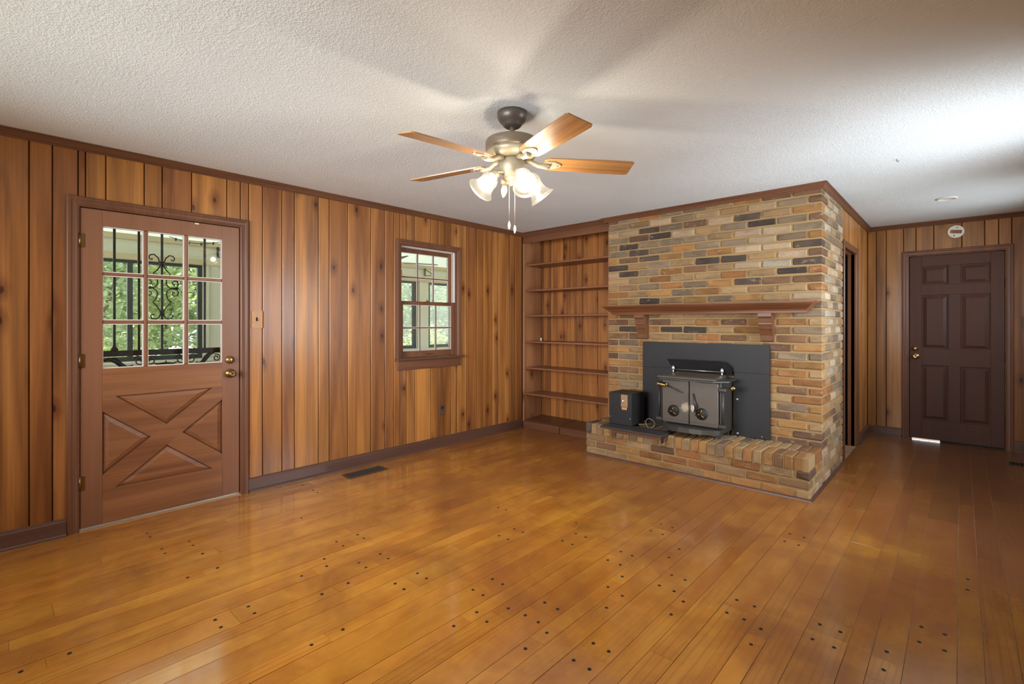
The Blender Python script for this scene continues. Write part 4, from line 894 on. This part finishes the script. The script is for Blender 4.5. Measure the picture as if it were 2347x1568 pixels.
inn = []
for i in range(n):
    a = 2*math.pi*i/n; ca, sa = math.cos(a), math.sin(a); q = min(hw_/max(abs(ca), 1e-6), hh/max(abs(sa), 1e-6)); x, z = q*ca, q*sa
    inn.append((4.010+x*math.cos(rot)-z*math.sin(rot), 2.293+x*math.sin(rot)+z*math.cos(rot)))
vv = [(x, YR-.010, z) for x, z in outer]+[(x, YR-.010, z) for x, z in inn]+[(x, YR, z) for x, z in outer]+[(x, YR, z) for x, z in inn]
build('ring', MB().add(vv, [(i, (i+1) % n, n+(i+1) % n, n+i) for i in range(n)]+[(2*n+i, 2*n+(i+1) % n, (i+1) % n, i) for i in range(n)]+[(n+i, n+(i+1) % n, 3*n+(i+1) % n, 3*n+i) for i in range(n)]), M['plastic'], dr)
build('screw_slot', MB().box(4.012, 4.028, YR-.011, YR-.0099, 2.332, 2.338), M['hole'], dr); build('screw_slot', MB().box(3.990, 4.0, YR-.011, YR-.0099, 2.246, 2.258), M['hole'], dr)
hsw = empty('light_switch', (4.535, YR, 1.31), 'dark brown switch plate right of the six panel door', 'switch')
build('plate', MB().cbox(4.500, 4.572, YR-.006, YR, 1.255, 1.370, .002), M['brownplate'], hsw); build('toggle', MB().cbox(4.531, 4.541, YR-.016, YR-.006, 1.305, 1.322, .001), M['hole'], hsw)
tag(build('ceiling_cover', MB().lathe([(.075, H), (.074, H-.006), (.062, H-.010), (.058, H-.006), (.02, H-.004), (0, H-.004)], Matrix.Translation((3.955, 5.90, 0)), 36), M['white']), 'round white cover plate on the hall ceiling', 'cover plate')
tag(build('ceiling_hook', MB().tube([(3.724, 4.254, H), (3.724, 4.254, H-.012), (3.730, 4.254, H-.018), (3.736, 4.254, H-.012)], .0022, 6), M['iron']), 'tiny dark hook in the ceiling right of the chimney', 'hook')

# ------------------------------------------------------------------ screened porch and garden outside the left wall
XP = -2.5
build('floor_porch', MB().box(XP-.1, -.12, -1.2, 7.4, -.14, -.06), M['porchfloor'], label='grey porch floor outside the left wall', cat='floor', kind='structure')
build('ceiling_porch', MB().box(XP-.1, -.12, -1.2, 7.4, 2.262, 2.32), M['porchceil'], label='pale porch ceiling outside the left wall', cat='ceiling', kind='structure')
wp = MB(); WINS = [(-.75, .55), (.575, 1.745), (3.45, 4.80), (5.045, 6.5)]
wp.box(XP-.1, XP, -1.2, 7.4, -.06, .895).box(XP-.1, XP, -1.2, 7.4, 1.985, 2.262)
ed = [-1.2]+[q for w_ in WINS for q in w_]+[7.4]
for a, b in zip(ed[::2], ed[1::2]): wp.box(XP-.1, XP, a, b, .895, 1.985)
build('wall_porch', wp, M['porch'], label='beige outer wall of the porch with dark framed windows', cat='wall', kind='structure')
build('trim_8', MB().box(XP, XP+.02, -1.2, 7.4, 2.205, 2.262), M['porchtan'], label='tan trim band under the porch ceiling', cat='moulding', kind='structure')
build('trim_9', MB().box(XP, XP+.018, -1.2, 7.4, 1.990, 2.050), M['porchtan'], label='tan trim band over the porch windows', cat='moulding', kind='structure')
build('trim_10', MB().box(XP, XP+.02, 1.782, 1.802, .895, 1.985).box(XP, XP+.03, 4.845, 4.90, .895, 1.985).box(XP, XP+.03, -1.2, 7.4, .872, .893), M['porch'], label='beige sill and casing strips of the porch windows', cat='moulding', kind='structure')
for i, (a, b) in enumerate(WINS):
    wn = empty('window_%d' % (i+2), (XP-.05, (a+b)/2, .9), ('dark framed porch window far left behind the entry door', 'dark framed porch window seen through the entry door panes', 'dark framed porch window left of the beige post beyond the double hung window', 'dark framed porch window right of the beige post beyond the double hung window')[i], 'window', kind='structure')
    e = .045; f = MB()
    for q in ((a, a+e, .895, 1.985), (b-e, b, .895, 1.985), (a+e, b-e, .895, .945), (a+e, b-e, 1.955, 1.985)): f.box(XP-.07, XP-.02, *q)
    build('frame', f, M['winframe'], wn)
    if i == 1: build('mullion', MB().box(XP-.07, XP-.015, 1.044, 1.090, .945, 1.955), M['winframe'], wn)
    for p0, p1 in (((a+e, 1.044), (1.09, b-e)) if i == 1 else ((a+e, b-e),)): build('pane', MB().box(XP-.05, XP-.046, p0, p1, .945, 1.955), M['glass'], wn)
# porch ceiling fan and brackets
pf = empty('porch_ceiling_fan', (-1.25, 3.50, 2.262), 'pale ceiling fan on the porch seen through the double hung window', 'ceiling fan')
Tp = Matrix.Translation((-1.25, 3.50, 0))
build('motor', MB().lathe([(.03, 2.045), (.09, 2.055), (.10, 2.09), (.09, 2.13), (.03, 2.14), (.03, 2.23), (.06, 2.24), (.06, 2.262)], Tp, 24), M['iron2'], pf)
for k in range(4):
    a = math.radians(70+90*k); dv = Vector((math.cos(a), math.sin(a), 0)); nv = Vector((-math.sin(a), math.cos(a), 0)); c0 = Vector((-1.25, 3.50, 2.075))
    pts = [c0+dv*r+nv*s+Vector((0, 0, s*.22+h)) for h in (0, .006) for r, s in ((.14, -.05), (.55, -.065), (.60, -.04), (.61, 0), (.60, .04), (.55, .065), (.14, .05))]
    build('blade', MB().add(pts, [tuple(range(6, -1, -1)), tuple(range(7, 14))]+[(i, (i+1) % 7, 7+(i+1) % 7, 7+i) for i in range(7)]), M['iron2'], pf)
    a2 = a+.5; e_ = Vector((-1.25+.16*math.cos(a2), 3.50+.16*math.sin(a2), 1.985))
    am = build('light_arm', MB().tube([(-1.25, 3.50, 2.05), ((-1.25+e_.x)/2, (3.5+e_.y)/2, 2.04), e_], .007, 6), M['agedbrass'], pf)
    build('globe', MB().lathe([(.012, .0), (.03, -.012), (.036, -.035), (.026, -.056), (0, -.062)][::-1], Matrix.Translation(e_), 14), M['bareglass'], am)
for k, (y, z, lab) in enumerate(((1.895, 2.14, 'dark plant bracket on the porch header seen in the upper right door pane'), (4.955, 2.14, 'dark plant bracket on the porch header seen through the double hung window'))):
    pb = empty('plant_bracket', (XP, y, z), lab, 'bracket', 'porch plant brackets')
    build('back_plate', MB().box(XP+.018, XP+.026, y-.012, y+.012, z-.05, z+.075), M['iron'], pb)
    build('strut', MB().tube([(XP+.024, y, z+.05), (XP+.10, y+.03, z+.01), (XP+.17, y+.05, z-.045)], .006, 6).tube([(XP+.024, y, z-.05), (XP+.12, y+.03, z-.05), (XP+.17, y+.05, z-.045), (XP+.18, y+.055, z-.03)], .005, 6), M['iron'], pb)
gt = MB(); gp = [(-2.2, 1.35+.06*i, 2.235-.045*math.sin(math.pi*i/8)) for i in range(9)]; gt.tube(gp, .004, 5)
for p_ in gp[1:-1:2]: gt.lathe([(.008, -.02), (.012, 0), (.006, .012)], Matrix.Translation(p_), 6)
tag(build('string_light', gt, M['iron']), 'dark swag of string lights under the porch ceiling', 'string light')
# garden
build('ground_lawn', MB().box(-30, XP-.1, -30, 30, -.6, -.5).box(XP-.1, XR+.1, -30, YK-.2, -.6, -.5).box(XR+.1, 30, -30, 30, -.6, -.5).box(XP-.1, XR+.1, YR+.3, 30, -.6, -.5), M['lawn'], label='pale dry lawn around the house', cat='ground', kind='structure')
rg = random.Random(3)
def leaves(n, c, rad, size, r):
    mb = MB()
    for _ in range(n):
        while True:
            p = Vector((r.uniform(-1, 1), r.uniform(-1, 1), r.uniform(-1, 1)))
            if .25 < p.length < 1: break
        lump = .82+.18*math.sin(p.x*7+p.y*5)*math.cos(p.z*6)
        p = Vector((c[0]+p.x*rad[0]*lump, c[1]+p.y*rad[1]*lump, c[2]+p.z*rad[2]*lump))
        d = Vector((r.uniform(-1, 1), r.uniform(-1, 1), r.uniform(-.7, .3))).normalized(); s_ = d.cross(Vector((r.uniform(-1, 1), r.uniform(-1, 1), r.uniform(.2, 1)))).normalized(); L = size*r.uniform(.6, 1.3)
        mb.add([p, p+d*L*.5+s_*L*.28, p+d*L, p+d*L*.5-s_*L*.28], [(0, 1, 2, 3)])
    return mb
TREES = [(-6.5, 1.15, 2.1, (1.0, 1.0, 1.9), 'leafb', .12, 'blue green tree just beyond the porch behind the left door panes'), (-7.4, 3.75, 2.1, (1.2, 1.05, 2.1), 'leaf', .13, 'green tree beyond the right door panes'),
         (-4.55, .95, .45, (.45, .55, .85), 'leafy', .09, 'yellow green bush low behind the leftmost door panes'), (-4.55, 2.45, .45, (.45, .55, .8), 'leaf', .09, 'green bush low behind the middle door panes'),
         (-6.1, 7.3, 2.0, (1.0, .95, 2.0), 'leafb', .12, 'blue green tree beyond the left half of the double hung window'), (-7.6, 9.75, 2.2, (1.2, 1.1, 2.3), 'leaf', .13, 'green tree beyond the right half of the double hung window'),
         (-4.6, 6.6, .5, (.45, .85, .9), 'leafy', .10, 'yellow green bush low beyond the double hung window'),
         (-12, 1.9, 2.8, (2.2, 2.4, 3.3), 'leaf', .20, 'broad green tree far behind the entry door'), (-12, 7.2, 2.8, (2.2, 2.2, 3.3), 'leafb', .20, 'broad bluish tree in the middle of the back garden'), (-12, 12.6, 2.8, (2.2, 2.5, 3.4), 'leaf', .20, 'broad green tree far behind the double hung window'),
         (-18, 4.6, 3.2, (2.6, 3.8, 4.0), 'leafb', .30, 'tallest tree at the back left of the garden'), (-18, 14.5, 3.2, (2.6, 4.4, 4.0), 'leaf', .30, 'tallest tree at the back right of the garden')]
for x, y, z, rad, mt_, sz, lab in TREES:
    t_ = empty('tree' if rad[2] > 1.2 else 'bush', (x, y, -.5), lab, 'tree' if rad[2] > 1.2 else 'bush', 'garden trees and bushes')
    build('foliage', leaves(int((7000 if x < -10 else 3600) if rad[2] > 1.2 else 1300), (x, y, z), rad, sz, rg), M[mt_], t_, kind='stuff')
    h = z+.3
    build('trunk', MB().tube([(x, y, -.5), (x+.06, y+.04, z*.5), (x, y-.03, h)], [.13 if rad[2] > 1.2 else .04, .10 if rad[2] > 1.2 else .03, .05 if rad[2] > 1.2 else .015], 8).tube([(x, y, z*.35), (x+.3, y+.35, z)], [.06 if rad[2] > 1.2 else .02, .02], 6), M['bark'], t_)
